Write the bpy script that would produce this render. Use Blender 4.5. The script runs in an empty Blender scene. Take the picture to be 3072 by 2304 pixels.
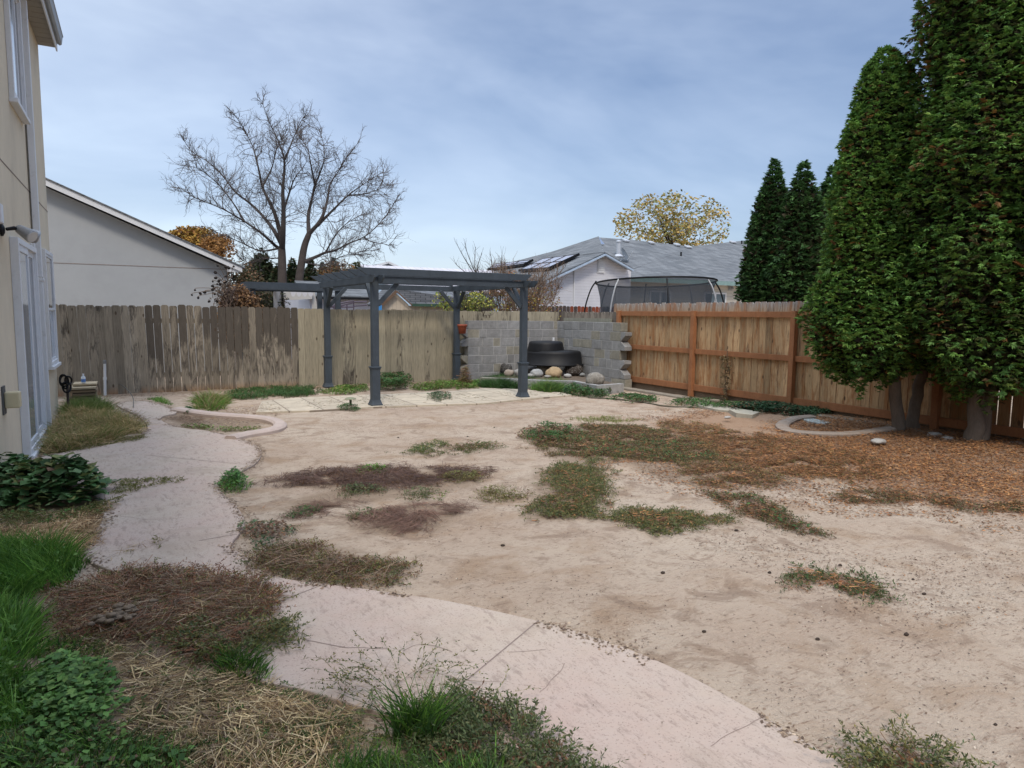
import bpy, math, numpy as np
from mathutils import Vector, Matrix
rng = np.random.default_rng(11)
C = bpy.context.scene.collection
A = np.array
# ------------------------------------------------------------------ camera
f_px = 2050.; CX = 1536; CY = 1152
th, pit, rho = math.radians(28.8), math.radians(5.85), .011
zz = A([0, 0, 1.]); fw0 = A([math.sin(th), math.cos(th), 0]); r0 = A([math.cos(th), -math.sin(th), 0])
FW = fw0*math.cos(pit)-zz*math.sin(pit); up0 = fw0*math.sin(pit)+zz*math.cos(pit)
RT = r0*math.cos(rho)+up0*math.sin(rho); UP = up0*math.cos(rho)-r0*math.sin(rho)
EYE = A([0, 0, 1.6])
cam = bpy.data.cameras.new('camera'); co = bpy.data.objects.new('camera', cam); C.objects.link(co)
M = Matrix(((RT[0], UP[0], -FW[0], 0), (RT[1], UP[1], -FW[1], 0), (RT[2], UP[2], -FW[2], 1.6), (0, 0, 0, 1)))
co.matrix_world = M; cam.sensor_width = 36; cam.lens = 36*f_px/3072; cam.clip_end = 2000; cam.clip_start = .05
bpy.context.scene.camera = co
def ray(x, y): return FW+(x-CX)/f_px*RT-(y-CY)/f_px*UP
def G(x, y, z=0):
    d = ray(x, y); return EYE+d*(z-1.6)/d[2]
def OX(x, y, X):
    d = ray(x, y); return EYE+d*X/d[0]
def OY(x, y, Y):
    d = ray(x, y); return EYE+d*Y/d[1]
def OR(x, y, Y0, z0, s):      # on the roof plane z = z0 + s*(Y-Y0)
    d = ray(x, y); t = (z0-s*Y0-1.6)/(d[2]-s*d[1]); return EYE+d*t
def GD(x, y, z=0): return G(x*1.3888, y*1.3888, z)
def polyD(pts, z=0): return A([GD(x, y, z)[:2] for x, y in pts])
# ------------------------------------------------------------------ noise
_T = rng.random((64, 64, 64))
def vnoise(p, s=1.0, seed=0):
    p = np.asarray(p, float)*s+seed*17.37
    i = np.floor(p).astype(int); f = p-i; f = f*f*(3-2*f); r = 0
    for a in (0, 1):
        for b in (0, 1):
            for c in (0, 1):
                w = (f[..., 0] if a else 1-f[..., 0])*(f[..., 1] if b else 1-f[..., 1])*(f[..., 2] if c else 1-f[..., 2])
                r = r+w*_T[(i[..., 0]+a) % 64, (i[..., 1]+b) % 64, (i[..., 2]+c) % 64]
    return r
def n2(x, y, s=1., seed=0):
    x = np.asarray(x, float); return vnoise(np.stack([x, np.asarray(y, float), np.full_like(x, .5)], -1), s, seed)
def inpoly(x, y, P):
    x = np.asarray(x, float); r = np.zeros(x.shape, bool); n = len(P); j = n-1
    for i in range(n):
        xi, yi = P[i]; xj, yj = P[j]
        if yi != yj: r ^= ((yi > y) != (yj > y)) & (x < (xj-xi)*(y-yi)/(yj-yi)+xi)
        j = i
    return r
def edged(x, y, P):
    d = np.full(np.shape(x), 1e9); n = len(P)
    for i in range(n):
        a = P[i]; b = P[(i+1) % n]; ab = b-a; L = max(ab@ab, 1e-9)
        t = np.clip(((x-a[0])*ab[0]+(y-a[1])*ab[1])/L, 0, 1)
        d = np.minimum(d, np.hypot(x-a[0]-t*ab[0], y-a[1]-t*ab[1]))
    return d
def smooth(P, it=2):
    P = np.asarray(P, float)
    for _ in range(it):
        Q = np.roll(P, -1, 0); P = np.stack([.75*P+.25*Q, .25*P+.75*Q], 1).reshape(-1, P.shape[1])
    return P
def smooth_open(P, it=2):
    P = np.asarray(P, float)
    for _ in range(it):
        m = np.stack([.75*P[:-1]+.25*P[1:], .25*P[:-1]+.75*P[1:]], 1).reshape(-1, P.shape[1])
        P = np.vstack([P[:1], m, P[-1:]])
    return P
# ------------------------------------------------------------------ materials
def nt(name):
    m = bpy.data.materials.new(name); m.use_nodes = True; t = m.node_tree
    return m, t, t.nodes['Principled BSDF']
def N(t, ty, **k):
    n = t.nodes.new(ty)
    for a, v in k.items():
        if a in n.inputs: n.inputs[a].default_value = v
        else: setattr(n, a, v)
    return n
def L(t, a, b): t.links.new(a, b)
def noise(t, scale, detail=4, rough=.55, vec=None, dist=0.):
    n = N(t, 'ShaderNodeTexNoise'); n.inputs['Scale'].default_value = scale; n.inputs['Detail'].default_value = detail
    n.inputs['Roughness'].default_value = rough; n.inputs['Distortion'].default_value = dist
    if vec is not None: L(t, vec, n.inputs['Vector'])
    return n.outputs['Fac']
def mapping(t, scale=(1, 1, 1), rot=(0, 0, 0)):
    g = N(t, 'ShaderNodeTexCoord'); m = N(t, 'ShaderNodeMapping'); m.inputs['Scale'].default_value = scale
    m.inputs['Rotation'].default_value = rot
    L(t, g.outputs['Object'], m.inputs['Vector']); return m.outputs['Vector']
def ramp(t, fac, stops):
    r = N(t, 'ShaderNodeValToRGB'); e = r.color_ramp.elements
    while len(e) < len(stops): e.new(.5)
    for el, (p, c) in zip(e, stops):
        el.position = p; el.color = (c, c, c, 1) if not hasattr(c, '__len__') else (*c, 1)
    L(t, fac, r.inputs['Fac']); return r.outputs['Color']
def mix(t, fac, a, b, mode='MIX'):
    m = N(t, 'ShaderNodeMix', data_type='RGBA', blend_type=mode)
    for s, v in ((m.inputs['Factor'], fac), (m.inputs['A'], a), (m.inputs['B'], b)):
        if isinstance(v, (int, float)): s.default_value = v
        elif isinstance(v, tuple): s.default_value = (*v, 1)
        else: L(t, v, s)
    return m.outputs['Result']
def math_(t, op, a, b=None, clamp=False):
    m = N(t, 'ShaderNodeMath', operation=op, use_clamp=clamp)
    for s, v in zip(m.inputs, (a, b)):
        if v is None: continue
        if isinstance(v, (int, float)): s.default_value = v
        else: L(t, v, s)
    return m.outputs[0]
def bump(t, b, h, strength=.3, dist=.01):
    n = N(t, 'ShaderNodeBump'); n.inputs['Strength'].default_value = strength; n.inputs['Distance'].default_value = dist
    L(t, h, n.inputs['Height']); L(t, n.outputs[0], b.inputs['Normal'])
def attr(t):
    a = N(t, 'ShaderNodeAttribute'); a.attribute_name = 'col'; return a
def surf(name, col=None, rough=.8, var=.25, scale=6, bs=.2, bscale=60, metal=0, spec=.3, stain=None, vscale=None):
    """general weathered surface; col None reads the mesh's own colour"""
    m, t, b = nt(name); v = mapping(t, vscale or (1, 1, 1))
    base = attr(t).outputs['Color'] if col is None else None
    n1 = noise(t, scale, 6, .6, v); n2_ = noise(t, scale*7, 3, .6, v)
    f = math_(t, 'ADD', math_(t, 'MULTIPLY', n1, .65), math_(t, 'MULTIPLY', n2_, .35))
    k = ramp(t, f, [(.25, 1-var), (.75, 1+var)])
    c = mix(t, 1., base if base is not None else tuple(col), k, 'MULTIPLY')
    if stain:
        sc, ss, lo, hi, amt = stain
        s = ramp(t, noise(t, ss, 5, .65, v), [(lo, 0.), (hi, amt)])
        c = mix(t, s, c, tuple(sc))
    L(t, c, b.inputs['Base Color']); b.inputs['Roughness'].default_value = rough; b.inputs['Metallic'].default_value = metal
    b.inputs['Specular IOR Level'].default_value = spec
    if bs: bump(t, b, noise(t, bscale, 4, .6, v), bs, .01)
    return m
def wood(name, rough=.85, orange=0., dark=(.058, .049, .041)):
    """vertical board wood; colour from the mesh, alpha = how weathered dark"""
    m, t, b = nt(name); a = attr(t)
    v = mapping(t, (1, 1, .06)); v2 = mapping(t, (1, 1, .18)); v3 = mapping(t, (1, 1, 1))
    g = noise(t, 70, 5, .65, v, .4)
    c = mix(t, 1., a.outputs['Color'], ramp(t, g, [(.25, .62), (.75, 1.3)]), 'MULTIPLY')
    if orange:
        s = ramp(t, noise(t, 11, 5, .7, v2), [(.47, 0.), (.62, orange)])
        c = mix(t, s, c, (.30, .125, .045))
        s = ramp(t, noise(t, 17, 5, .7, mapping(t, (1, 1, .15), (0, 0, 1))), [(.56, 0.), (.68, .75)])
        c = mix(t, s, c, (.10, .06, .04))
    w = noise(t, 9, 6, .72, v2, 1.6)
    fac = math_(t, 'MULTIPLY', math_(t, 'SUBTRACT', math_(t, 'ADD', math_(t, 'MULTIPLY', a.outputs['Alpha'], .8), math_(t, 'MULTIPLY', w, 1.5)), 1.12), 4., True)
    c = mix(t, math_(t, 'MULTIPLY', fac, .88), c, mix(t, noise(t, 26, 5, .7, v2), tuple(x*.55 for x in dark), tuple(x*1.9 for x in dark)))
    kn = N(t, 'ShaderNodeTexVoronoi'); kn.inputs['Scale'].default_value = 5.5; L(t, mapping(t, (1, 1, .5)), kn.inputs['Vector'])
    kf = ramp(t, kn.outputs['Distance'], [(.07, .8), (.12, 0.)])
    c = mix(t, kf, c, (.07, .045, .03))
    L(t, c, b.inputs['Base Color']); b.inputs['Roughness'].default_value = rough; b.inputs['Specular IOR Level'].default_value = .15
    bump(t, b, g, .5, .006); return m
def leafmat(name, rough=.6, tr=.25):
    m, t, b = nt(name); a = attr(t)
    L(t, a.outputs['Color'], b.inputs['Base Color']); b.inputs['Roughness'].default_value = rough; b.inputs['Specular IOR Level'].default_value = .25
    if tr:
        d = N(t, 'ShaderNodeBsdfTranslucent'); L(t, a.outputs['Color'], d.inputs['Color'])
        x = N(t, 'ShaderNodeMixShader'); x.inputs[0].default_value = tr
        L(t, b.outputs[0], x.inputs[1]); L(t, d.outputs[0], x.inputs[2]); L(t, x.outputs[0], t.nodes['Material Output'].inputs[0])
    return m
def glassy(name, col, rough=.05):
    m, t, b = nt(name); b.inputs['Base Color'].default_value = (*col, 1); b.inputs['Roughness'].default_value = rough
    b.inputs['Specular IOR Level'].default_value = .9; b.inputs['Coat Weight'].default_value = .6; b.inputs['Coat Roughness'].default_value = .03
    return m
LEAF = leafmat('leaf'); STRAW = leafmat('dry_leaf', .8, .1); GEN = surf('painted', None, .7, .12, 5, .12, 80)
WHITE = surf('white_paint', (.66, .67, .68), .5, .07, 4, .05, 40, stain=((.35, .33, .28), 9, .58, .75, .35))
STUCCO = surf('stucco', (.66, .57, .425), .9, .12, 1.5, .5, 130, stain=((.33, .27, .2), 2.2, .60, .8, .45), vscale=(1, 1, .5))
GSTUCCO = surf('grey_stucco', (.36, .375, .385), .9, .07, .8, .3, 90, stain=((.27, .28, .29), 1.1, .55, .8, .4))
NAVY = surf('slate_blue_stain', (.046, .059, .073), .6, .3, 5, .25, 60, spec=.4, stain=((.11, .13, .15), 25, .62, .72, .5), vscale=(1, 1, .4))
SHINGLE = None
BARK = surf('bark', (.135, .108, .085), .95, .45, 9, .9, 40, vscale=(1, 1, .25))
DBARK = surf('dark_bark', (.065, .052, .045), .95, .35, 6, .3, 30)
BLACK = surf('black_plastic', (.009, .009, .010), .5, .3, 8, .1, 30, spec=.22, stain=((.05, .047, .045), 7, .62, .8, .25))
def shingle(name, c1, c2, s=1.):
    m, t, b = nt(name); v = mapping(t)
    br = N(t, 'ShaderNodeTexBrick'); br.inputs['Scale'].default_value = 1; br.inputs['Brick Width'].default_value = .32*s
    br.inputs['Row Height'].default_value = .14*s; br.inputs['Mortar Size'].default_value = .012; br.inputs['Mortar Smooth'].default_value = .3
    br.inputs['Color1'].default_value = (*c1, 1); br.inputs['Color2'].default_value = (*c2, 1)
    br.inputs['Mortar'].default_value = (c1[0]*.35, c1[1]*.35, c1[2]*.35, 1); sx_ = N(t, 'ShaderNodeSeparateXYZ'); cx_ = N(t, 'ShaderNodeCombineXYZ'); L(t, v, sx_.inputs[0]); L(t, math_(t, 'ADD', sx_.outputs[0], sx_.outputs[1]), cx_.inputs[0]); L(t, math_(t, 'MULTIPLY', sx_.outputs[2], 2.4), cx_.inputs[1]); L(t, cx_.outputs[0], br.inputs['Vector'])
    c = mix(t, 1., br.outputs['Color'], ramp(t, noise(t, 1.5, 5, .7, v), [(.3, .8), (.7, 1.2)]), 'MULTIPLY')
    L(t, c, b.inputs['Base Color']); b.inputs['Roughness'].default_value = .95; bump(t, b, br.outputs['Fac'], -.4, .01); return m
ROOFG = shingle('grey_shingles', (.115, .125, .135), (.18, .19, .20), 1.5)
ROOFD = shingle('dark_shingles', (.115, .125, .14), (.16, .17, .185))
# ------------------------------------------------------------------ objects
def tag(o, label=None, cat=None, group=None, kind=None):
    for k, v in (('label', label), ('category', cat), ('group', group), ('kind', kind)):
        if v: o[k] = v
    return o
def thing(name, loc, label, cat, group=None):
    o = bpy.data.objects.new(name, None); C.objects.link(o); o.location = tuple(loc); o.empty_display_size = .1
    tag(o, label, cat, group); return o
def mesh_np(name, V, F, col, mat, parent=None, smooth_=False):
    """V (n,3), F (m,4) or (m,3), col (n,3|4)"""
    V = np.asarray(V, np.float32); F = np.asarray(F, np.int32)
    me = bpy.data.meshes.new(name); me.vertices.add(len(V)); me.vertices.foreach_set('co', V.ravel())
    k = F.shape[1]; me.loops.add(F.size); me.loops.foreach_set('vertex_index', F.ravel())
    me.polygons.add(len(F)); me.polygons.foreach_set('loop_start', np.arange(0, F.size, k, dtype=np.int32))
    me.polygons.foreach_set('loop_total', np.full(len(F), k, np.int32))
    if smooth_: me.polygons.foreach_set('use_smooth', np.ones(len(F), bool))
    if col is not None:
        a = me.attributes.new('col', 'FLOAT_COLOR', 'POINT'); c = np.ones((len(V), 4), np.float32); c[:, :np.shape(col)[1]] = col
        if np.shape(col)[1] == 3: c[:, 3] = 0
        a.data.foreach_set('color', c.ravel())
    me.update(calc_edges=True); me.materials.append(mat)
    o = bpy.data.objects.new(name, me); C.objects.link(o)
    if parent is not None:
        o.parent = parent; o.matrix_parent_inverse = parent_inv(parent)
    return o
def parent_inv(p):
    m = Matrix.Translation(p.location)
    if p.parent is not None: m = Matrix.Translation(p.parent.location) if p.parent.type == 'EMPTY' else Matrix()
    if p.type != 'EMPTY': return Matrix()
    return m.inverted()
class MB:
    def __init__(s): s.v = []; s.f = []; s.c = []
    def add(s, vs, fs, col=(1, 1, 1, 0)):
        b = len(s.v); s.v += [tuple(map(float, v)) for v in vs]; s.f += [tuple(b+i for i in f) for f in fs]
        if len(np.shape(col)) == 1: col = [tuple(col)+((0,) if len(col) == 3 else ())]*len(vs)
        s.c += [tuple(c)+((0,) if len(c) == 3 else ()) for c in col]
        return s
    def box(s, x0, x1, y0, y1, z0, z1, col=(1, 1, 1)):
        vs = [(x, y, z) for z in (z0, z1) for x, y in ((x0, y0), (x1, y0), (x1, y1), (x0, y1))]
        return s.add(vs, [(3, 2, 1, 0), (4, 5, 6, 7), (0, 1, 5, 4), (1, 2, 6, 5), (2, 3, 7, 6), (3, 0, 4, 7)], col)
    def beam(s, p, q, w, h, col=(1, 1, 1), up=(0, 0, 1)):
        p = A(p, float); q = A(q, float); d = q-p; d /= np.linalg.norm(d)
        sx = np.cross(d, up); sx /= np.linalg.norm(sx); u = np.cross(sx, d)
        vs = [c+sx*a*w/2+u*b*h/2 for c in (p, q) for a, b in ((-1, -1), (1, -1), (1, 1), (-1, 1))]
        return s.add(vs, [(0, 1, 2, 3), (7, 6, 5, 4), (4, 5, 1, 0), (5, 6, 2, 1), (6, 7, 3, 2), (7, 4, 0, 3)], col)
    def prism(s, poly, ext, col=(1, 1, 1)):
        """planar 3-D polygon swept by vector ext"""
        poly = [A(p, float) for p in poly]; n = len(poly); e = A(ext, float)
        nrm = sum(np.cross(poly[i], poly[(i+1) % n]) for i in range(n))
        if nrm@e > 0: poly = poly[::-1]
        vs = poly+[p+e for p in poly]
        fs = [tuple(range(n)), tuple(range(2*n-1, n-1, -1))]+[((i+1) % n, i, n+i, n+(i+1) % n) for i in range(n)]
        return s.add(vs, fs, col)
    def tube(s, pts, rad, n=8, col=(1, 1, 1), cap=True):
        pts = [A(p, float) for p in pts]; m = len(pts)
        rad = [rad]*m if not hasattr(rad, '__len__') else rad
        vs = []; ref = None
        for i, p in enumerate(pts):
            d = pts[min(i+1, m-1)]-pts[max(i-1, 0)]; d = d/(np.linalg.norm(d)+1e-9)
            if ref is None: ref = A([1., 0, 0]) if abs(d[0]) < .8 else A([0, 1., 0])
            a = np.cross(d, ref); a /= np.linalg.norm(a); b = np.cross(d, a); ref = np.cross(a, d)
            for k in range(n):
                t = 2*math.pi*k/n; vs.append(p+(a*math.cos(t)+b*math.sin(t))*rad[i])
        fs = [(i*n+k, i*n+(k+1) % n, (i+1)*n+(k+1) % n, (i+1)*n+k) for i in range(m-1) for k in range(n)]
        if cap: fs += [tuple(range(n-1, -1, -1)), tuple((m-1)*n+k for k in range(n))]
        return s.add(vs, fs, col)
    def lathe(s, c, prof, n=20, col=(1, 1, 1), sx=1, sy=1):
        return s.tube2([(c[0], c[1], c[2]+z) for r, z in prof], [r for r, z in prof], n, col, sx, sy)
    def tube2(s, pts, rad, n, col, sx, sy):
        vs = [(p[0]+r*sx*math.cos(2*math.pi*k/n), p[1]+r*sy*math.sin(2*math.pi*k/n), p[2]) for p, r in zip(pts, rad) for k in range(n)]
        m = len(pts)
        fs = [(i*n+k, i*n+(k+1) % n, (i+1)*n+(k+1) % n, (i+1)*n+k) for i in range(m-1) for k in range(n)]
        fs += [tuple(range(n-1, -1, -1)), tuple((m-1)*n+k for k in range(n))]
        return s.add(vs, fs, col)
    def build(s, name, mat, parent=None, bevel=0, sm=False, label=None):
        me = bpy.data.meshes.new(name); me.from_pydata(s.v, [], s.f)
        a = me.attributes.new('col', 'FLOAT_COLOR', 'POINT'); a.data.foreach_set('color', A(s.c, np.float32).ravel())
        if sm: me.polygons.foreach_set('use_smooth', np.ones(len(me.polygons), bool))
        me.materials.append(mat); me.update()
        o = bpy.data.objects.new(name, me); C.objects.link(o)
        if parent is not None: o.parent = parent; o.matrix_parent_inverse = parent_inv(parent)
        if bevel:
            b = o.modifiers.new('bevel', 'BEVEL'); b.width = bevel; b.segments = 2; b.limit_method = 'ANGLE'
        if sm and not bevel:
            pass
        if label: o['label'] = label
        return o
def rock(name, c, r, col, mat, label, cat='rock', group=None, sq=(1, 1, .7), seed=0, amp=.25, res=18):
    th_ = np.linspace(0, math.pi, res); ph = np.linspace(0, 2*math.pi, res*2, endpoint=False)
    T, Ph = np.meshgrid(th_, ph, indexing='ij')
    d = np.stack([np.sin(T)*np.cos(Ph), np.sin(T)*np.sin(Ph), np.cos(T)], -1)
    k = 1-amp/2+amp*vnoise(d+5, 1.6, seed)+amp*.35*vnoise(d+5, 5, seed+3)
    V = (d*k[..., None]*r*A(sq)+A(c)).reshape(-1, 3); n = res*2
    F = [(i*n+j, (i+1)*n+j, (i+1)*n+(j+1) % n, i*n+(j+1) % n) for i in range(res-1) for j in range(n)]
    o = mesh_np(name, V, F, np.tile(A([*col, 0.]), (len(V), 1)), mat, None, True)
    return tag(o, label, cat, group)
# ------------------------------------------------------------------ plant builders (numpy)
def unit(v): return v/np.maximum(np.linalg.norm(v, axis=-1, keepdims=True), 1e-9)
class Leaves:
    def __init__(s): s.V = []; s.F = []; s.C = []; s.n = 0
    def _add(s, V, F, c, per):
        s.V.append(V.reshape(-1, 3)); s.F.append(F+s.n); s.C.append(np.repeat(c, per, 0)); s.n += V.reshape(-1, 3).shape[0]
    def leaf(s, P, D, S, Ln, W, c, cup=0.):
        """rhombic leaves: base P, direction D, side S"""
        n = len(P)
        if n == 0: return
        Ln = np.broadcast_to(np.asarray(Ln, float), (n,))[:, None]; W = np.broadcast_to(np.asarray(W, float), (n,))[:, None]
        up = np.cross(D, S)
        m = P+D*Ln*.5+up*Ln*cup
        V = np.stack([P, m+S*W/2, P+D*Ln, m-S*W/2], 1)
        F = np.arange(n)[:, None]*4+np.arange(4); s._add(V, F, c, 4)
    def blade(s, P, D, S, Ln, W, c, bend):
        """grass blades, two quads, bend = vector added at the tip"""
        n = len(P)
        if n == 0: return
        Ln = np.broadcast_to(np.asarray(Ln, float), (n,))[:, None]; W = np.broadcast_to(np.asarray(W, float), (n,))[:, None]
        m = P+D*Ln*.55+bend*.3; t = P+D*Ln+bend
        V = np.stack([P-S*W/2, P+S*W/2, m-S*W*.4, m+S*W*.4, t-S*W*.08, t+S*W*.08], 1)
        b = np.arange(n)[:, None]*6; F = np.concatenate([b+A([0, 1, 3, 2]), b+A([2, 3, 5, 4])]); s._add(V, F, c, 6)
    def build(s, name, mat, parent=None):
        return mesh_np(name, np.concatenate(s.V), np.concatenate(s.F), np.concatenate(s.C), mat, parent)
def cols(n, pal, jit=.15):
    pal = A(pal, float); k = pal[rng.integers(0, len(pal), n)]
    return np.clip(k*(1+jit*rng.normal(size=(n, 1))), .002, 1)
def rdir(n, el0=-.3, el1=.3):
    a = rng.uniform(0, 2*math.pi, n); e = rng.uniform(el0, el1, n)
    return np.stack([np.cos(a)*np.cos(e), np.sin(a)*np.cos(e), np.sin(e)], 1)
def side(D):
    S = np.cross(D, rdir(len(D), -1.2, 1.2)); return unit(S)
def flat_side(D):
    S = np.cross(D, zz+.25*rng.normal(size=(len(D), 3))); return unit(S)
# ------------------------------------------------------------------ ground, path, patio
SLABZ = .025
SLAB_D = [(245, 873), (270, 867), (310, 865), (345, 872), (380, 884), (383, 893), (352, 897), (345, 905), (360, 915), (400, 926), (440, 928), (497, 940),
          (540, 953), (563, 968), (566, 980), (556, 998), (530, 1013), (500, 1026), (478, 1040), (470, 1052), (490, 1072), (512, 1092), (527, 1115), (530, 1135),
          (516, 1153), (500, 1170), (505, 1185), (530, 1200), (548, 1222), (585, 1243), (650, 1255), (760, 1267), (850, 1280), (950, 1293), (1050, 1314), (1165, 1340),
          (1280, 1372), (1400, 1416), (1500, 1463), (1600, 1518), (1700, 1575), (1800, 1636), (1900, 1710), (1960, 1800),
          (1300, 1800), (1180, 1700), (1040, 1620), (940, 1570), (800, 1532), (700, 1502), (640, 1484), (560, 1472), (480, 1420), (400, 1340), (330, 1270), (250, 1235), (190, 1212),
          (180, 1190), (195, 1160), (215, 1135), (225, 1110), (220, 1085), (170, 1060), (90, 1030), (40, 1005), (60, 990), (130, 978), (230, 962), (300, 945), (322, 928), (312, 908), (290, 893)]
SLAB = smooth(polyD(SLAB_D, SLABZ), 2)
PAT_D = [(553, 890), (566, 866), (648, 858), (863, 850), (1000, 843), (1055, 837), (1130, 841), (1215, 848), (1235, 853), (1127, 862), (1044, 871), (936, 874), (796, 879), (684, 886)]
PAT = polyD(PAT_D, .03)
def terr(x, y):
    z = .035*(n2(x, y, .45, 1)-.5)+.022*(n2(x, y, 1.7, 2)-.5)+.020*(n2(x, y, 5, 3)-.5)
    near = (x > -1.6) & (x < 14) & (y > 0) & (y < 16)
    if np.any(near):
        for P in (SLAB, PAT):
            i = np.where(near)[0]; ins = inpoly(x[i], y[i], P); d = edged(x[i], y[i], P)
            k = np.clip(d/.05, 0, 1)
            z[i] = np.where(ins, -.05*k+z[i]*(1-k)*.2-.002, z[i]*np.clip(d/.25, .15, 1)+.004)
    z = z+.09/(1+np.exp(-(x-8.3)/.25))/(1+np.exp((y-8.9)/.4))*(x < 20)
    m = G(1355*1.3888, 1015*1.3888)        # a low hump of soil in the middle of the yard
    z = z+.075*np.exp(-(((x-m[0])/.28)**2+((y-m[1])/.16)**2))
    return z
gx = np.concatenate([[-400, -250, -120, -60, -30, -15, -8, -5, -3], np.arange(-1.8, 11.5, .05), [12, 13, 14, 16, 20, 26, 34, 50, 80, 140, 260, 420]])
gy = np.concatenate([[-300, -150, -60, -30, -12, -5, -2, 0], np.arange(1., 15.2, .05), [15.6, 16.2, 17, 18, 20, 23, 27, 34, 45, 60, 90, 140, 240, 420]])
XX, YY = np.meshgrid(gx, gy, indexing='ij'); xf, yf = XX.ravel(), YY.ravel(); zf = terr(xf, yf)
FINE = np.stack([zf]).reshape(XX.shape)
def hgt(x, y):
    """surface height under a plant: terrain, or slab / patio top"""
    x = np.asarray(x, float); y = np.asarray(y, float)
    ix = np.clip(np.searchsorted(gx, x)-1, 0, len(gx)-2); iy = np.clip(np.searchsorted(gy, y)-1, 0, len(gy)-2)
    z = FINE[ix, iy]
    return np.where(inpoly(x, y, SLAB), SLABZ, np.where(inpoly(x, y, PAT), .03, z))
LIT_D = [(1330, 955), (1440, 900), (1560, 885), (1700, 900), (1850, 905), (2000, 935), (2300, 980), (2450, 1180), (2212, 1120), (2050, 1100), (1900, 1075), (1800, 1030), (1700, 1020), (1600, 1040), (1480, 1000), (1400, 990)]
LIT = polyD(LIT_D)
ORG = [polyD(p) for p in ([(560, 1040), (640, 1025), (780, 1012), (1040, 1018), (1050, 1050), (900, 1075), (760, 1090), (600, 1120), (620, 1080), (700, 1060)],
       [(760, 1110), (900, 1085), (1020, 1100), (950, 1150), (780, 1165), (740, 1140)], [(560, 1190), (640, 1165), (800, 1195), (890, 1230), (830, 1280), (700, 1270), (600, 1255)],
       [(1120, 940), (1300, 915), (1600, 950), (1700, 1040), (1500, 1060), (1330, 1010), (1200, 1000)], [(1150, 1010), (1300, 1000), (1310, 1120), (1140, 1135)],
       [(110, 1290), (250, 1235), (580, 1250), (640, 1340), (590, 1450), (700, 1540), (700, 1700), (0, 1750), (-100, 1300)],
       [(360, 892), (540, 896), (600, 908), (500, 935), (380, 925)])]
STR = [polyD(p) for p in ([(0, 1100), (240, 1080), (230, 1160), (190, 1215), (0, 1220)], [(100, 1380), (330, 1430), (560, 1470), (800, 1540), (760, 1700), (200, 1700), (240, 1500)])]
lit = np.zeros(len(xf)); org = np.zeros(len(xf)); stw = np.zeros(len(xf))
nr = np.where((xf > -1.8) & (xf < 13) & (yf > .5) & (yf < 16))[0]; xn, yn = xf[nr], yf[nr]
def soft(P, w):
    d = edged(xn, yn, P); return np.clip(np.where(inpoly(xn, yn, P), .5+d/w, .5-d/w), 0, 1)
lit[nr] = soft(LIT, .7)
for P in ORG: org[nr] = np.maximum(org[nr], soft(P, .35))
for P in STR: stw[nr] = np.maximum(stw[nr], soft(P, .3))
org[nr] = np.maximum(org[nr], np.clip((yn-14.1)/.5, 0, 1)*.7)
org[nr] = np.maximum(org[nr], np.clip((xn-9.0)/.4, 0, 1)*.8)
nx, ny = XX.shape; I = np.arange(nx*ny).reshape(nx, ny)
F = np.stack([I[:-1, :-1], I[1:, :-1], I[1:, 1:], I[:-1, 1:]], -1).reshape(-1, 4)
m, t, b = nt('sandy_soil'); v = mapping(t); a = attr(t); sp = N(t, 'ShaderNodeSeparateColor'); L(t, a.outputs['Color'], sp.inputs[0])
c = mix(t, ramp(t, noise(t, .7, 5, .6, v), [(.38, 0.), (.62, 1.)]), (.50, .405, .315), (.43, .33, .25))
c = mix(t, ramp(t, noise(t, 1.9, 4, .6, mapping(t, (1, 1.3, 1), (0, 0, .5)), .6), [(.50, 0.), (.68, .75)]), c, (.33, .225, .145))
c = mix(t, ramp(t, noise(t, 7, 5, .7, v), [(.54, 0.), (.70, .6)]), c, (.24, .175, .125))
c = mix(t, ramp(t, noise(t, 38, 4, .75, v), [(.60, 0.), (.68, .7)]), c, (.17, .115, .08))
c = mix(t, ramp(t, noise(t, 110, 3, .7, v), [(.30, .6), (.42, 0.)]), c, (.60, .51, .40))
c = mix(t, ramp(t, noise(t, 60, 4, .7, mapping(t, (.22, 1, 1), (0, 0, .5))), [(.57, 0.), (.66, .65)]), c, (.21, .135, .09))
c = mix(t, ramp(t, noise(t, 2.4, 6, .72, v, .8), [(.54, 0.), (.62, .6)]), c, (.25, .175, .125))
vo = N(t, 'ShaderNodeTexVoronoi'); vo.inputs['Scale'].default_value = 9; L(t, v, vo.inputs['Vector'])
c = mix(t, ramp(t, vo.outputs['Distance'], [(.06, .55), (.11, 0.)]), c, (.13, .085, .06))
e1 = math_(t, 'ADD', noise(t, 6, 5, .75, v), -.5)
lf = math_(t, 'ADD', sp.outputs[0], e1, True); c = mix(t, math_(t, 'MULTIPLY', ramp(t, lf, [(.35, 0.), (.75, 1.)]), .8), c, mix(t, noise(t, 45, 4, .8, v), (.27, .16, .10), (.38, .25, .16)))
of = math_(t, 'ADD', sp.outputs[1], e1, True); c = mix(t, math_(t, 'MULTIPLY', ramp(t, of, [(.35, 0.), (.8, 1.)]), .75), c, mix(t, noise(t, 35, 4, .8, v), (.20, .14, .10), (.33, .25, .17)))
sf = math_(t, 'ADD', sp.outputs[2], e1, True); c = mix(t, math_(t, 'MULTIPLY', ramp(t, sf, [(.35, 0.), (.75, 1.)]), .8), c, mix(t, noise(t, 40, 4, .8, v), (.20, .13, .075), (.46, .34, .19)))
L(t, c, b.inputs['Base Color']); b.inputs['Roughness'].default_value = .97; b.inputs['Specular IOR Level'].default_value = .1
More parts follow.
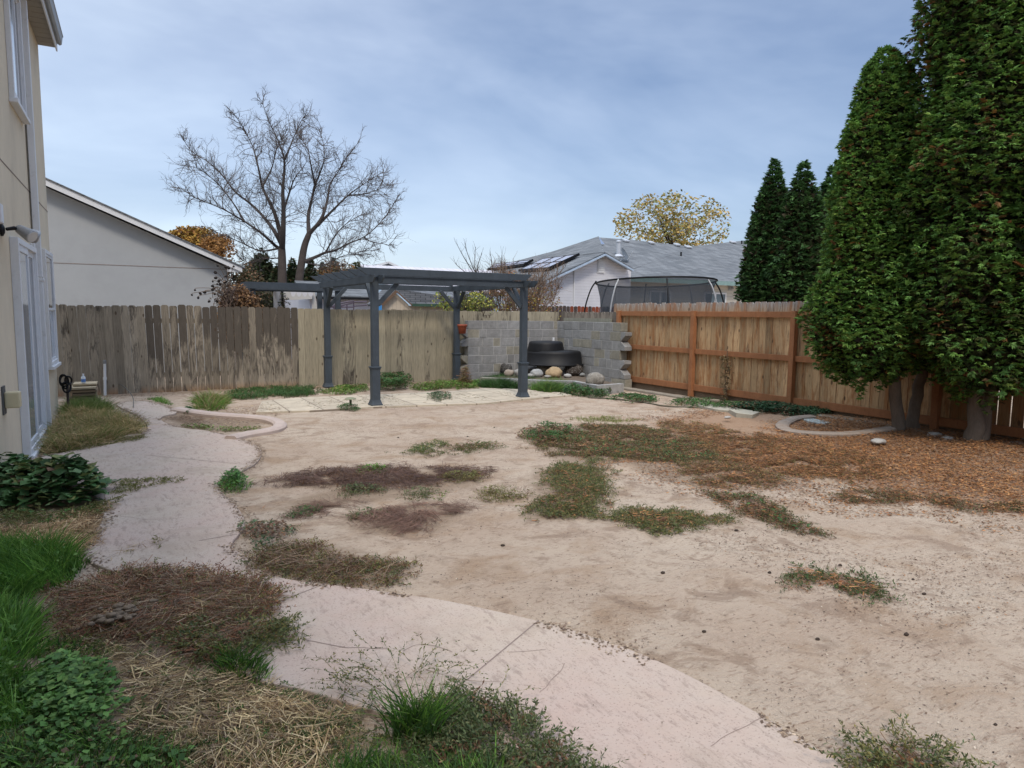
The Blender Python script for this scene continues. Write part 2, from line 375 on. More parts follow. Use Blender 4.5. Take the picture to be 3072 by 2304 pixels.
hb = math_(t, 'ADD', math_(t, 'MULTIPLY', noise(t, 14, 6, .75, v), 1.), math_(t, 'MULTIPLY', noise(t, 90, 3, .7, v), .35)); bump(t, b, hb, .8, .035)
g = mesh_np('ground', np.stack([xf, yf, zf], 1), F, np.stack([lit, org, stw], 1), m, None, True); g['kind'] = 'structure'
# concrete path
m, t, b = nt('pink_concrete'); v = mapping(t)
c = mix(t, ramp(t, noise(t, .8, 4, .6, v), [(.35, 0.), (.65, 1.)]), (.47, .35, .295), (.48, .395, .315))
c = mix(t, ramp(t, noise(t, 5, 6, .7, v), [(.3, 0.), (.8, .5)]), c, (.50, .44, .385))
c = mix(t, ramp(t, noise(t, 26, 5, .75, mapping(t, (1, .35, 1), (0, 0, 1.1))), [(.53, 0.), (.64, .55)]), c, (.27, .205, .17))
c = mix(t, ramp(t, noise(t, 90, 3, .7, v), [(.58, 0.), (.66, .6)]), c, (.20, .15, .125))
c = mix(t, ramp(t, noise(t, 1.6, 5, .7, v, .5), [(.52, 0.), (.68, .55)]), c, (.33, .26, .20))
L(t, c, b.inputs['Base Color']); b.inputs['Roughness'].default_value = .88; b.inputs['Specular IOR Level'].default_value = .2
bump(t, b, math_(t, 'ADD', noise(t, 20, 5, .7, v), math_(t, 'MULTIPLY', noise(t, 4, 3, .5, v), .8)), .35, .02)
PINK = m
mb = MB(); mb.prism([(x, y, SLABZ) for x, y in SLAB], (0, 0, -.10))
path = mb.build('path', PINK, None, .008); path['kind'] = 'structure'
JOINT = surf('joint_filler_grit', (.24, .185, .16), .95, .3, 20, 0)  # dark filler colour for the joint and crack strips
def strip(mb, pts, w, z):
    P = A(pts, float); d = np.gradient(P, axis=0); n_ = np.stack([-d[:, 1], d[:, 0]], 1); n_ = n_/np.linalg.norm(n_, axis=1, keepdims=True)
    w = np.broadcast_to(w, (len(P),))[:, None]
    Lp = P+n_*w/2; Rp = P-n_*w/2; k = len(P)
    vs = [(*p, z) for p in Lp]+[(*p, z) for p in Rp]
    mb.add(vs, [(k+i, k+i+1, i+1, i) for i in range(k-1)])
mb = MB()
for a_, b_ in (((312, 983), (545, 1001+4)), ((430, 1168), (512, 1154)), ((470, 1352), (705, 1260)), ((1010, 1468), (1164, 1340)), ((250, 1004), (320, 983))):
    p = GD(*a_, SLABZ)[:2]; q = GD(*b_, SLABZ)[:2]
    if a_[0] in (250,): continue
    strip(mb, [p, (p+q)/2, q], .007, SLABZ+.0015)
def crack(pts, w=.004, s=0):
    P = smooth_open(polyD(pts, SLABZ), 2); k = np.linspace(0, 1, 60)
    tt = np.linspace(0, 1, len(P)); Q = np.stack([np.interp(k, tt, P[:, 0]), np.interp(k, tt, P[:, 1])], 1)
    Q += .012*(np.stack([n2(Q[:, 0], Q[:, 1], 14, s), n2(Q[:, 0], Q[:, 1], 14, s+9)], 1)-.5)*2
    strip(mb, Q, w*(.4+n2(Q[:, 0], Q[:, 1], 9, s+4)), SLABZ+.0015)
crack([(648, 1378), (720, 1396), (800, 1400), (840, 1403)], .006, 1); crack([(870, 1405), (900, 1390), (950, 1395), (975, 1410)], .004, 2)
False and crack([(910, 1320), (940, 1345), (1000, 1365), (1050, 1385), (1060, 1395)], .004, 3); crack([(1165, 1495), (1200, 1465), (1220, 1435)], .003, 4)
False and crack([(1245, 1420), (1290, 1415), (1330, 1412)], .004, 5); crack([(1100, 1410), (1180, 1402)], .003, 6)
crack([(1530, 1610), (1580, 1580), (1650, 1550)], .003, 7); crack([(260, 1115), (330, 1125), (400, 1118)], .003, 8)
o = mb.build('joint', JOINT, path)
# curb loop
mb = MB(); P = smooth_open(polyD([(380, 882), (420, 888), (456, 893), (500, 896), (545, 899), (580, 903), (600, 909), (607, 916), (598, 924), (570, 930), (530, 936), (498, 944)], .05), 2)
d = np.gradient(P, axis=0); nn = np.stack([-d[:, 1], d[:, 0]], 1); nn /= np.linalg.norm(nn, axis=1, keepdims=True)
k = len(P); vs = []
for off, z in ((.09, -.05), (.09, .04), (.06, .065), (-.06, .065), (-.09, .04), (-.09, -.05)): vs += [(*q, z) for q in P+nn*off]
mb.add(vs, [(r*k+i, r*k+i+1, (r+1)*k+i+1, (r+1)*k+i) for r in range(5) for i in range(k-1)]+[tuple(r*k for r in range(6)), tuple(r*k+k-1 for r in range(5, -1, -1))])
CONC = surf('poured_curb', (.46, .37, .32), .9, .18, 4, .3, 50)
o = mb.build('garden_curb', CONC, None, sm=False); tag(o, 'low curved pinkish concrete curb looping around a bare planting bed beside the path', 'curb')
# paver patio
m, t, b = nt('cream_pavers'); v = mapping(t)
br = N(t, 'ShaderNodeTexBrick'); br.offset = 0.; br.inputs['Scale'].default_value = 1; br.inputs['Brick Width'].default_value = .52; br.inputs['Row Height'].default_value = .48
br.inputs['Mortar Size'].default_value = .012; br.inputs['Color1'].default_value = (.54, .46, .345, 1); br.inputs['Color2'].default_value = (.45, .38, .285, 1); br.inputs['Mortar'].default_value = (.24, .19, .14, 1)
L(t, v, br.inputs['Vector']); c = mix(t, 1., br.outputs['Color'], ramp(t, noise(t, 6, 6, .7, v), [(.3, .78), (.7, 1.12)]), 'MULTIPLY')
c = mix(t, ramp(t, noise(t, 3, 5, .7, v), [(.60, 0.), (.75, .6)]), c, (.30, .22, .15))
L(t, c, b.inputs['Base Color']); b.inputs['Roughness'].default_value = .9; bump(t, b, br.outputs['Fac'], -.5, .01)
mb = MB(); mb.prism([(x, y, .03) for x, y in PAT], (0, 0, -.09)); o = mb.build('patio', m, None, .004); o['kind'] = 'structure'
# ------------------------------------------------------------------ fences
WOODB = wood('weathered_board'); WOODR = wood('stained_back_board', .85, .75); STAIN = surf('red_brown_stain', (.30, .128, .056), .75, .3, 10, .35, 60, vscale=(1, 1, .6), stain=((.10, .05, .03), 13, .6, .75, .5))
def picket(mb, p0, ax, w, z0, z1, th_, colf, lean=0., dog=.035):
    """one dog-eared board; ax = unit vector along the fence; colf(zfrac, edge)->rgba"""
    nrm = A([-ax[1], ax[0]]); zs = np.concatenate([np.linspace(z0, z1-dog, 9), [z1]])
    vs = []; cs = []
    for i, z in enumerate(zs):
        ins = dog if i == 9 else 0
        fr = (z-z0)/(z1-z0)
        for u, tt in ((ins, 0), (w-ins, 0), (w-ins, th_), (ins, th_)):
            q = A(p0)+ax*(u+lean*(z-z0))+nrm*tt; vs.append((q[0], q[1], z)); cs.append(colf(fr, u/w))
    fs = []
    for i in range(9):
        b_ = i*4
        for k in range(4): fs.append((b_+k, b_+(k+1) % 4, b_+4+(k+1) % 4, b_+4+k))
    fs += [(3, 2, 1, 0), (36, 37, 38, 39)]
    mb.add(vs, fs, cs)
FB = thing('board_fence', (3.5, 14.92, 0), 'long weathered back fence of upright dog-eared boards, half dark with peeling grey, half tan', 'fence')
parts = {'tan': MB(), 'dark': MB(), 'clean': MB()}
x = -3.2; k = 0; darkset = set()
while x < 9.5:
    w = rng.uniform(.128, .142); j = rng.normal()
    if x < .12: kind = 'tan'
    elif x < 2.93: kind = 'dark'
    else: kind = 'clean'
    if kind == 'tan':
        base = A([.28, .24, .185])*(1+.16*j); ab = rng.uniform(.2, .55); lean = -.028
        f = lambda fr, u, base=base, ab=ab: (*(base*(1-.0*fr)*(A([1.25, .8, .55]) if fr < .12 and rng.random() < .6 else 1)), ab+.15*(fr > .9))
    elif kind == 'dark':
        r = rng.random(); base = A([.28, .24, .185])*(1+.16*j); lean = -.024+.022*(x/2.9)
        top = .95 if r < .70 else rng.uniform(.4, .68); hgt_ = rng.uniform(.40, .66)
        f = lambda fr, u, base=base, top=top, hh=hgt_: (*(base*(A([1.1, .75, .5]) if fr < .1 else 1)), top if fr > hh else (.60 if fr > .2 else .45))
    else:
        base = A([.335, .295, .215])*(1+.09*j); ab = rng.uniform(.25, .58) if rng.random() < .6 else .15; lean = 0.
        f = lambda fr, u, base=base, ab=ab: (*base, ab+(.12 if fr < .15 else 0))
    z1 = 1.675+rng.normal()*.008 if kind != 'clean' else 1.665+rng.normal()*.006
    if kind == 'dark': z1 += .015
    picket(parts[kind], (x, 14.88+(k % 2)*.006+rng.random()*.004, ), A([1., 0]), w, -.05 if kind != 'clean' else -.03, z1, .018, f, lean, rng.uniform(.02, .03) if kind != 'clean' else .018)
    x += w+(rng.uniform(.003, .012) if kind == 'dark' else rng.uniform(-.003, .003) if kind == 'tan' else rng.uniform(.0, .004)); k += 1
parts['tan'].build('picket_panel', WOODB, FB, label='brown picket panel with rusty dirt at its foot')
parts['dark'].build('picket_panel', WOODB, FB, label='dark peeling picket panel with gaps between boards')
parts['clean'].build('picket_panel', WOODB, FB, label='tan picket panel with tight joints')
for z in (.3, 1.35):
    mb = MB(); mb.box(-3.2, 9.5, 14.90, 14.94, z, z+.09, (.2, .16, .11)); mb.build('rail', WOODB, FB)
for x in np.arange(-2.6, 9.5, 2.4):
    mb = MB(); mb.box(x, x+.09, 14.94, 15.03, -.05, 1.5, (.2, .16, .11)); mb.build('post', WOODB, FB)
# right fence: posts and rails on our side
FR = thing('stained_board_fence', (9.5, 7.5, 0), 'cedar board fence with red-brown stained posts and rails beside the tall arborvitae', 'fence')
mb = MB(); y = 12.62
while y > -1.5:
    w = rng.uniform(.132, .142); j = rng.normal()
    base = A([.45, .30, .165])*(1+.17*j)
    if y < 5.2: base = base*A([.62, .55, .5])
    f = lambda fr, u, base=base: (*(base if fr < .90 else A([.36, .335, .31])), .05 if fr < .9 else .15)
    picket(mb, (9.56+rng.random()*.012, y), A([0, -1.]), w, .10+rng.normal()*.01, 1.86+rng.normal()*.008, .018, f, 0, .024)
    y -= w+rng.uniform(.003, .010)+(rng.uniform(.006, .016) if y < 5 else 0)
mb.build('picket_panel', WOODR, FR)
ps = [12.33, 9.98, 7.66, 5.30, 2.92, .55]
for i in range(len(ps)-1):
    for z0, z1 in ((1.59, 1.69), (.87, .965), (.15, .27)):
        mb = MB(); mb.box(9.50, 9.538, ps[i+1]+.048, ps[i]-.048, z0, z1); mb.build('rail', STAIN, FR, .004)
for y in ps:
    mb = MB(); mb.box(9.45, 9.54, y-.046, y+.046, -.1, 1.70); mb.build('post', STAIN, FR, .005)
mb = MB(); KB = surf('buried_board', (.17, .125, .085), .95, .35, 5, .5, 40)
mb.box(9.55, 9.59, -1.5, 12.3, -.1, .095+.04); mb.build('kickboard', KB, FR)
mb = MB()    # continuation with weathered tops up to the corner
y = 14.8
while y > 12.6:
    w = rng.uniform(.128, .14); base = A([.235, .20, .165])*(1+.15*rng.normal())
    f = lambda fr, u, base=base: (*base, .55 if fr > .86 else .3)
    picket(mb, (9.56, y), A([0, -1.]), w, 0, 1.675+rng.normal()*.006, .018, f, 0, .03); y -= w+.008
mb.build('picket_panel', WOODB, FR, label='short run of grey weathered pickets above the block wall')
mb = MB(); mb.box(9.50, 9.55, 12.65, 14.6, 1.40, 1.52, (.26, .25, .20, .3)); mb.build('rail', WOODB, FR, label='mossy horizontal board')
# ------------------------------------------------------------------ block wall in the corner
m, t, b = nt('cinder_block'); v = mapping(t)
c = mix(t, 1., attr(t).outputs['Color'], ramp(t, noise(t, 9, 6, .75, v), [(.3, .72), (.7, 1.18)]), 'MULTIPLY')
c = mix(t, ramp(t, noise(t, 14, 6, .75, mapping(t, (1, 1, .35)), .8), [(.60, 0.), (.72, .55)]), c, (.47, .46, .44))
c = mix(t, ramp(t, noise(t, 4, 5, .7, v), [(.62, 0.), (.8, .5)]), c, (.16, .155, .15))
L(t, c, b.inputs['Base Color']); b.inputs['Roughness'].default_value = .95; bump(t, b, noise(t, 70, 4, .7, v), .6, .01); BLOCK = m
MORT = surf('mortar', (.42, .41, .39), .95, .2, 12, .4, 60)
WX, WY, WZ = 9.26, 14.52, 1.435; CH = WZ/7
def bcol():
    r = rng.random(); base = A([.262, .258, .250]) if r < .85 else A([.27, .25, .20])
    return base*(1+.07*rng.normal())
WALL = thing('block_wall', (9.0, 14.3, 0), 'grey cinder block corner wall with stepped jagged ends behind the black pond shell', 'wall')
m1 = MB(); m2 = MB(); mo = MB()
xl = OY(1403, 1050, WY)[0]; yn_ = 11.95
pat = {1: 'f', 2: 'db', 3: 'ut', 4: 'f', 5: 'db', 6: 'ut', 7: 'b'}
def endpoly(kind, u, z0, z1, e=.16):
    """silhouette of an end block in (along, z); positive = outward"""
    if kind == 'f': return [(u, z0), (u, z1), (0, z1), (0, z0)], 0
    if kind == 'db': return [(0, z0), (0, z1), (e, z1), (e, z1-.075), (.015, z0)], e
    if kind == 'ut': return [(0, z0), (0, z1), (.015, z1), (e, z0+.085), (e, z0)], e
    return [(0, z0), (0, z1), (e+.04, z1), (e+.04, z0)], e
for cidx in range(1, 8):
    z1 = WZ-(cidx-1)*CH; z0 = z1-CH+.013
    x = xl; first = True
    while x < WX-.03:
        w = rng.choice([.39, .39, .29, .19, .34]) if not first else (.38 if cidx % 2 else .30)
        w = min(w, WX-x); 
        if WX-x-w < .1: w = WX-x
        j = rng.normal()*.003
        m1.box(x+.007, x+w-.007, WY+j, WY+.19, z0, z1-.001, bcol()); x += w; first = False
    if pat[cidx] != 'f':
        pl, _ = endpoly(pat[cidx], 0, z0, z1); m1.prism([(xl-u+.004, WY, z) for u, z in pl], (0, .19, 0), bcol())
    y = yn_; first = True
    while y < WY-.03:
        w = rng.choice([.39, .39, .29, .19, .34]) if not first else (.30 if cidx % 2 else .38)
        w = min(w, WY-y)
        if WY-y-w < .1: w = WY-y
        m2.box(WX+rng.normal()*.003, WX+.19, y+.007, y+w-.007, z0, z1-.001, bcol()); y += w; first = False
    if pat[cidx] != 'f':
        pl, _ = endpoly(pat[cidx], 0, z0, z1); m2.prism([(WX, yn_-u+.004, z) for u, z in pl], (.19, 0, 0), bcol())
mo.box(xl+.02, WX+.18, WY+.006, WY+.178, -.05, WZ-.01); mo.box(WX+.006, WX+.178, yn_+.02, WY+.004, -.05, WZ-.012)
m1.build('block_course_run', BLOCK, WALL, .004); m2.build('block_course_run', BLOCK, WALL, .004); mo.build('mortar_core', MORT, WALL)
# low retaining wall of the pond bed
pp = [G(*q, .21)[:2] for q in ((1440, 1131), (1500, 1134), (1636, 1140), (1717, 1141.5), (1789, 1154.5), (1872, 1149.5))]
pp[-1] = A([min(pp[-1][0], WX-.02), pp[-1][1]]); mb = MB(); P = A(pp); n_ = len(P)
inn = P.copy(); ctr = A([WX, WY])
for i in range(n_):
    d = P[min(i+1, n_-1)]-P[max(i-1, 0)]; q = A([-d[1], d[0]]); q /= np.linalg.norm(q); q = q if q@(ctr-P[i]) > 0 else -q; inn[i] = P[i]+q*.13
for i in range(n_-1):
    mb.prism([(*P[i], -.05), (*P[i+1], -.05), (*inn[i+1], -.05), (*inn[i], -.05)], (0, 0, .25), bcol()*1.1)
o = mb.build('retaining_wall', BLOCK, None, .004); tag(o, 'low grey concrete edging wall in front of the pond bed rocks', 'low wall')
mb = MB(); mb.prism([(*q, .18) for q in inn]+[(WX-.01, WY-.01, .18)], (0, 0, -.1)); o = mb.build('pond_bed_soil', surf('dark_soil', (.12, .09, .065), .95, .3, 9, .6, 40), None); o['kind'] = 'structure'
# ------------------------------------------------------------------ pond shell
def shell_poly(cx, cy, rx, ry, rot, n=40, dent=0.):
    out = []
    for i in range(n):
        a_ = 2*math.pi*i/n; r = 1-dent*math.exp(-((a_-1.35*math.pi)/.5)**2)
        x, y = rx*r*math.cos(a_), ry*r*math.sin(a_); out.append((cx+x*math.cos(rot)-y*math.sin(rot), cy+x*math.sin(rot)+y*math.cos(rot)))
    return out
def tier(mb, poly, prof, c):
    n = len(poly); P = A(poly); cc = P.mean(0); vs = []
    for s, z in prof: vs += [(*(cc+(P-cc)*s), z) for P in P]
    fs = [(i*n+k, i*n+(k+1) % n, (i+1)*n+(k+1) % n, (i+1)*n+k) for i in range(len(prof)-1) for k in range(n)]
    fs.append(tuple((len(prof)-1)*n+k for k in range(n))); fs.append(tuple(range(n-1, -1, -1))); mb.add(vs, fs, c)
pc = OY(1661, 1085, 13.72); rt = -th
POND = thing('pond_shell', (pc[0], pc[1], .3), 'black moulded two-tier plastic pond liner turned upside down on rocks in the block wall corner', 'pond shell')
mb = MB(); tier(mb, shell_poly(pc[0], pc[1], .70, .52, rt), [(1.01, .41), (1.02, .425), (1.0, .44), (.965, .45), (.93, .68), (.90, .725), (.85, .75), (.5, .765), (.1, .767)], (1, 1, 1))
mb.build('lower_tier', BLACK, POND, sm=True)
q = A([pc[0], pc[1]])-A([math.cos(th), -math.sin(th)])*.19+A([.48, .876])*.05
mb = MB(); tier(mb, shell_poly(q[0], q[1], .45, .45, rt, dent=-.02), [(1.0, .70), (.975, .76), (.91, .90), (.875, .945), (.80, .965), (.4, .975), (.05, .98)], (1, 1, 1))
mb.build('upper_tier', BLACK, POND, sm=True)
# rocks on the bed: (Fx, Fy base, radius, colour, look)
ROCK = surf('river_rock', None, .85, .45, 9, .4, 30, stain=((.34, .31, .27), 16, .58, .68, .6))
SPK = surf('speckled_lava_rock', None, .95, .5, 22, .9, 30, stain=((.50, .48, .45), 34, .60, .64, .8))
rocks = [((1514, 1124), .125, (.06, .055, .05), SPK, 'dark white-speckled rock at the left end of the pond bed', (1, 1, 1)), ((1548, 1116), .13, (.07, .065, .06), SPK, 'dark white-speckled boulder just left of the pergola post', (1.1, 1, .9)),
         ((1523, 1133), .10, (.30, .25, .20), ROCK, 'round pinkish-tan stone resting against the low edging wall', (1, 1, .8)), ((1553, 1134), .10, (.26, .25, .23), ROCK, 'grey round stone half hidden by the pergola post', (1, 1, .85)),
         ((1586, 1120), .11, (.19, .185, .18), ROCK, 'grey wedge rock under the left rim of the pond shell', (1.1, 1, .9)), ((1606, 1135), .12, (.30, .30, .29), ROCK, 'pale grey cobble right of the pergola post', (1.2, 1, .75)),
         ((1630, 1128), .16, (.20, .175, .14), ROCK, 'large brown-grey boulder behind the golden stone', (1.1, 1, .8)), ((1660, 1136), .155, (.36, .26, .15), ROCK, 'golden tan boulder below the middle of the pond shell', (1.15, 1, .78)),
         ((1690, 1130), .10, (.17, .16, .15), ROCK, 'small dark flat stone right of the golden boulder', (1.3, 1, .6)), ((1718, 1130), .18, (.045, .035, .028), SPK, 'near-black lava rock under the right rim of the pond shell', (1.1, 1, .85)),
         ((1745, 1135), .06, (.2, .2, .19), ROCK, 'small grey pebble stone right of the lava rock', (1, 1, .7)), ((1588, 1137), .07, (.28, .27, .25), ROCK, 'small pale cobble on the edging wall beside the pergola post', (1.2, 1, .6)),
         ((1700, 1138), .07, (.33, .32, .3), ROCK, 'small pale cobble in front of the lava rock', (1.2, 1, .6)), ((1640, 1139), .06, (.3, .28, .25), ROCK, 'small flat cobble in front of the golden boulder', (1.3, 1, .5))]
for i, (p, r, c_, mt, lb, sq) in enumerate(rocks):
    w_ = G(p[0], p[1], .15+r*.1); rock('rock', (w_[0]+.1, w_[1]+.12, .19+r*sq[2]*.75), r*1.08, c_, mt, lb, 'rock', 'rocks in the pond bed', sq, i*1.7+2, .3, 14)
w_ = G(1795, 1151, .2); rock('rock', (w_[0]+.02, w_[1]+.14, .27), .19, (.22, .20, .17), SPK, 'squared speckled boulder on the right end of the edging wall', 'rock', 'rocks in the pond bed', (1.1, .8, .8), 31, .2)
mb = MB(); p = OY(1660, 1036, WY-.1); mb.tube([(p[0], p[1], .3), (p[0], p[1], 1.03)], .03, 14); o = mb.build('standpipe', WHITE, None); tag(o, 'short white plastic pipe rising behind the black pond shell', 'pipe')
# terracotta pot on the left top of the block wall
POT = surf('terracotta_plastic', (.34, .085, .045), .6, .12, 5, .05, 40)
p = OY(1386, 988, 14.35); pt = thing('flower_pot', (p[0], p[1], 1.16), 'terracotta-red flower pot fixed beside the left end of the block wall', 'pot')
mb = MB(); mb.lathe((p[0], p[1], 1.14), [(.085, 0), (.105, .17), (.11, .18)], 20); mb.build('body', POT, pt, sm=True)
mb = MB(); mb.lathe((p[0], p[1], 1.30), [(.118, 0), (.122, .05), (.108, .052), (.10, .02)], 20); mb.build('rim', POT, pt, sm=True)
# ------------------------------------------------------------------ pergola
PG = thing('pergola', (5.0, 12.9, 0), 'slate blue timber pergola with sleeved posts and knee braces over the paver patio', 'pergola')
PX = {'A': (3.50, 14.40), 'B': (3.53, 11.25), 'C': (6.45, 14.40), 'D': (6.42, 11.25)}
for k_, (x, y) in PX.items():
    mb = MB(); h = .058; mb.box(x-h, x+h, y-h, y+h, .6, 2.20); post = mb.build('post', NAVY, PG, .006)
    mb = MB(); h = .070; mb.box(x-h, x+h, y-h, y+h, .05, .68); mb.build('sleeve', NAVY, post, .005)
    mb = MB()
    for h, z0, z1 in ((.088, .665, .69), (.078, .64, .664)): mb.box(x-h, x+h, y-h, y+h, z0, z1)
    mb.build('collar', NAVY, post, .006)
    mb = MB(); pr = [(.100, .03), (.100, .05), (.090, .065), (.073, .12)]
    vs = [(x+sx*r, y+sy*r, z) for r, z in pr for sx, sy in ((-1, -1), (1, -1), (1, 1), (-1, 1))]
    mb.add(vs, [(i*4+k, i*4+(k+1) % 4, i*4+4+(k+1) % 4, i*4+4+k) for i in range(3) for k in range(4)]+[(3, 2, 1, 0), (12, 13, 14, 15)]); mb.build('base_flare', NAVY, post)
for x in (3.515, 6.435):     # side beams run away from the camera
    for s in (-1, 1):
        mb = MB(); xx = x+s*.061; mb.prism([(xx, 10.92, 2.215), (xx, 10.92, 2.17), (xx, 11.02, 2.095), (xx, 14.68, 2.095), (xx, 14.78, 2.17), (xx, 14.78, 2.215)], (.026*s, 0, 0)); mb.build('side_beam', NAVY, PG, .004)
ry = [11.12, 11.70, 12.25, 12.80, 13.35, 13.90, 14.50]
for i, y in enumerate(ry):
    z0, z1 = (2.215, 2.335); mb = MB()
    xa, xb = 3.20, 6.52
    mb.prism([(xa, y, z1), (xa+.02, y, z1-.025), (xa+.17, y, z0), (xb-.13, y, z0), (xb-.02, y, z1-.025), (xb, y, z1)], (0, .04, 0)); mb.build('rafter', NAVY, PG, .004)
for y in (11.16, 14.44):      # front and back cross beams under the rafters
    mb = MB(); mb.box(3.60, 6.35, y, y+.036, 2.09, 2.205); mb.build('cross_beam', NAVY, PG, .004)
for k_, (x, y) in PX.items():
    sx = 1 if x < 5 else -1; sy = 1 if y < 12 else -1
    mb = MB(); mb.beam((x+sx*.06, y, 1.73), (x+sx*.40, y, 2.10), .05, .075); mb.build('knee_brace', NAVY, PG, .004)
    mb = MB(); mb.beam((x, y+sy*.06, 1.73), (x, y+sy*.40, 2.10), .05, .075, up=(1, 0, .01)); mb.build('knee_brace', NAVY, PG, .004)
# ------------------------------------------------------------------ the house on the left
HX = -1.1; HY = 12.58; HZ = 5.46
HS = thing('stucco_house', (HX, 8, 0), 'beige stucco two-storey house wall with white-framed windows at the left edge', 'house')
mb = MB(); mb.box(-8, HX, -6, HY, -.1, HZ+.3); mb.build('wall', STUCCO, HS)
mb = MB(); mb.box(HX+.001, HX+.004, -6, HY+.003, 3.045, 3.057); mb.build('control_joint', JOINT, HS)
mb = MB()
for i in range(int((HY+4)/.19)): mb.box(HX+.002, HX+.22, HY-.19*(i+1)+.012, HY-.19*i, HZ-.0, HZ+.02)
mb.box(HX-.2, HX+.22, -4, HY+.001, HZ+.021, HZ+.05)
mb.build('soffit', surf('brown_grey_soffit', (.30, .275, .235), .7, .1, 5, .05), HS)
mb = MB(); mb.box(HX+.222, HX+.24, -4, HY+.004, HZ-.05, HZ+.17); mb.build('fascia', WHITE, HS)
mb = MB()
pr = [(.242, .155), (.242, .05), (.275, .03), (.30, .05), (.315, .15), (.325, .16)]
mb.prism([(HX+a_, HY-.03, HZ+z) for a_, z in pr], (0, -16, 0)); mb.build('gutter', surf('grey_gutter', (.30, .32, .33), .5, .1, 5, .05), HS)
mb = MB(); mb.prism([(HX+.30, HY+.05, HZ+.175), (HX+.30, HY+.05, HZ+.215), (-8, HY+.05, HZ+3.2), (-8, HY+.05, HZ+3.16)], (0, -18, 0)); mb.build('roof', ROOFG, HS)
GLASS = glassy('dark_glass', (.030, .036, .042)); PALE = glassy('pale_painted_reflection_glass', (.30, .36, .42), .12); SCREEN = surf('insect_screen', (.16, .17, .175), .7, .1, 6, 0)  # PALE has its reflection painted in as a pale blue-grey base colour
def window(par, name, x, y0, y1, z0, z1, fr=.05, dep=.045, panes=((0, 1, 0, 1),), bar=.035, glass=GLASS, sill=True):
    mb = MB(); mb.box(x, x+dep, y0, y0+fr, z0, z1); mb.box(x, x+dep, y1-fr, y1, z0, z1)
    mb.box(x, x+dep, y0+fr, y1-fr, z1-fr, z1); mb.box(x, x+dep, y0+fr, y1-fr, z0, z0+fr)
    w_ = mb.build(name, WHITE, par, .004)
    iy0, iy1, iz0, iz1 = y0+fr, y1-fr, z0+fr, z1-fr
    for a0, a1, c0, c1, off, gm in panes:
        ya, yb, za, zb = iy0+(iy1-iy0)*a0, iy0+(iy1-iy0)*a1, iz0+(iz1-iz0)*c0, iz0+(iz1-iz0)*c1
        mb = MB(); xx = x+off
        mb.box(xx, xx+.02, ya, ya+bar, za, zb); mb.box(xx, xx+.02, yb-bar, yb, za, zb); mb.box(xx, xx+.02, ya+bar, yb-bar, za, za+bar); mb.box(xx, xx+.02, ya+bar, yb-bar, zb-bar, zb)
        mb.build('sash', WHITE, w_, .002)
        mb = MB(); mb.box(xx+.004, xx+.009, ya+bar, yb-bar, za+bar, zb-bar); mb.build('pane', gm, w_)
    if sill:
        mb = MB(); mb.box(x, x+dep+.03, y0-.02, y1+.02, z0-.045, z0-.001); mb.build('sill', WHITE, w_, .004)
    return w_
window(HS, 'window', HX+.001, 9.30, 10.30, 3.86, 5.25, .06, .05, ((0, .52, 0, 1, .022, PALE), (.48, 1, 0, 1, .003, GLASS)))
window(HS, 'window', HX+.001, 11.42, 12.42, .80, 2.42, .055, .05, ((0, 1, .48, 1, .022, GLASS), (0, 1, 0, .50, .003, PALE)))
window(HS, 'sliding_door', HX+.001, 8.68, 10.22, .05, 2.33, .06, .075, ((0, .54, 0, 1, .045, PALE), (.46, 1, 0, 1, .02, GLASS)), .07)
mb = MB()
for z0, z1 in ((.3, 1.98), (2.0, HZ-.12)):
    for k in range(3): mb.box(HX+.02, HX+.088, 10.50+k*.034, 10.528+k*.034, z0, z1)
    mb.box(HX+.02, HX+.08, 10.502, 10.598, z0+.001, z1-.001)
mb.box(HX+.002, HX+.10, 10.49, 10.61, 1.95, 1.99); mb.box(HX+.02, HX+.09, 10.505, 10.595, .08, .30)
mb.build('downspout', WHITE, HS, .003)
mb = MB(); mb.box(HX+.002, HX+.03, 10.62, 10.72, .05, HZ-.05); mb.box(HX+.002, HX+.045, 10.30, 10.40, .05, 2.4); mb.build('corner_trim', WHITE, HS, .004)
q = OX(38, 1199, HX+.07)
CREAM = surf('cream_plastic', (.58, .50, .32), .5, .08, 5, .05)
mb = MB(); mb.box(HX+.002, HX+.012, q[1]-.10, q[1]+.06, q[2]-.13, q[2]+.13); mb.build('outlet_plate', surf('grey_plate', (.09, .09, .09), .6), HS)
mb = MB(); mb.box(HX+.013, HX+.13, q[1]-.05, q[1]+.07, q[2]-.075, q[2]+.075); mb.build('outlet_cover', CREAM, HS, .012)
q = OX(20, 690, HX+.05); GREYM = surf('dull_aluminium', (.34, .345, .35), .45, .15, 8, .1, metal=.4)
mb = MB(); mb.lathe((0, 0, 0), [(.06, 0), (.06, .02), (.03, .035)], 16); mb.v = [(HX+z, q[1]+x, q[2]+y) for x, y, z in mb.v]
fl = mb.build('floodlight', BLACK, HS, label='twin-head outdoor floodlight above the sliding door')
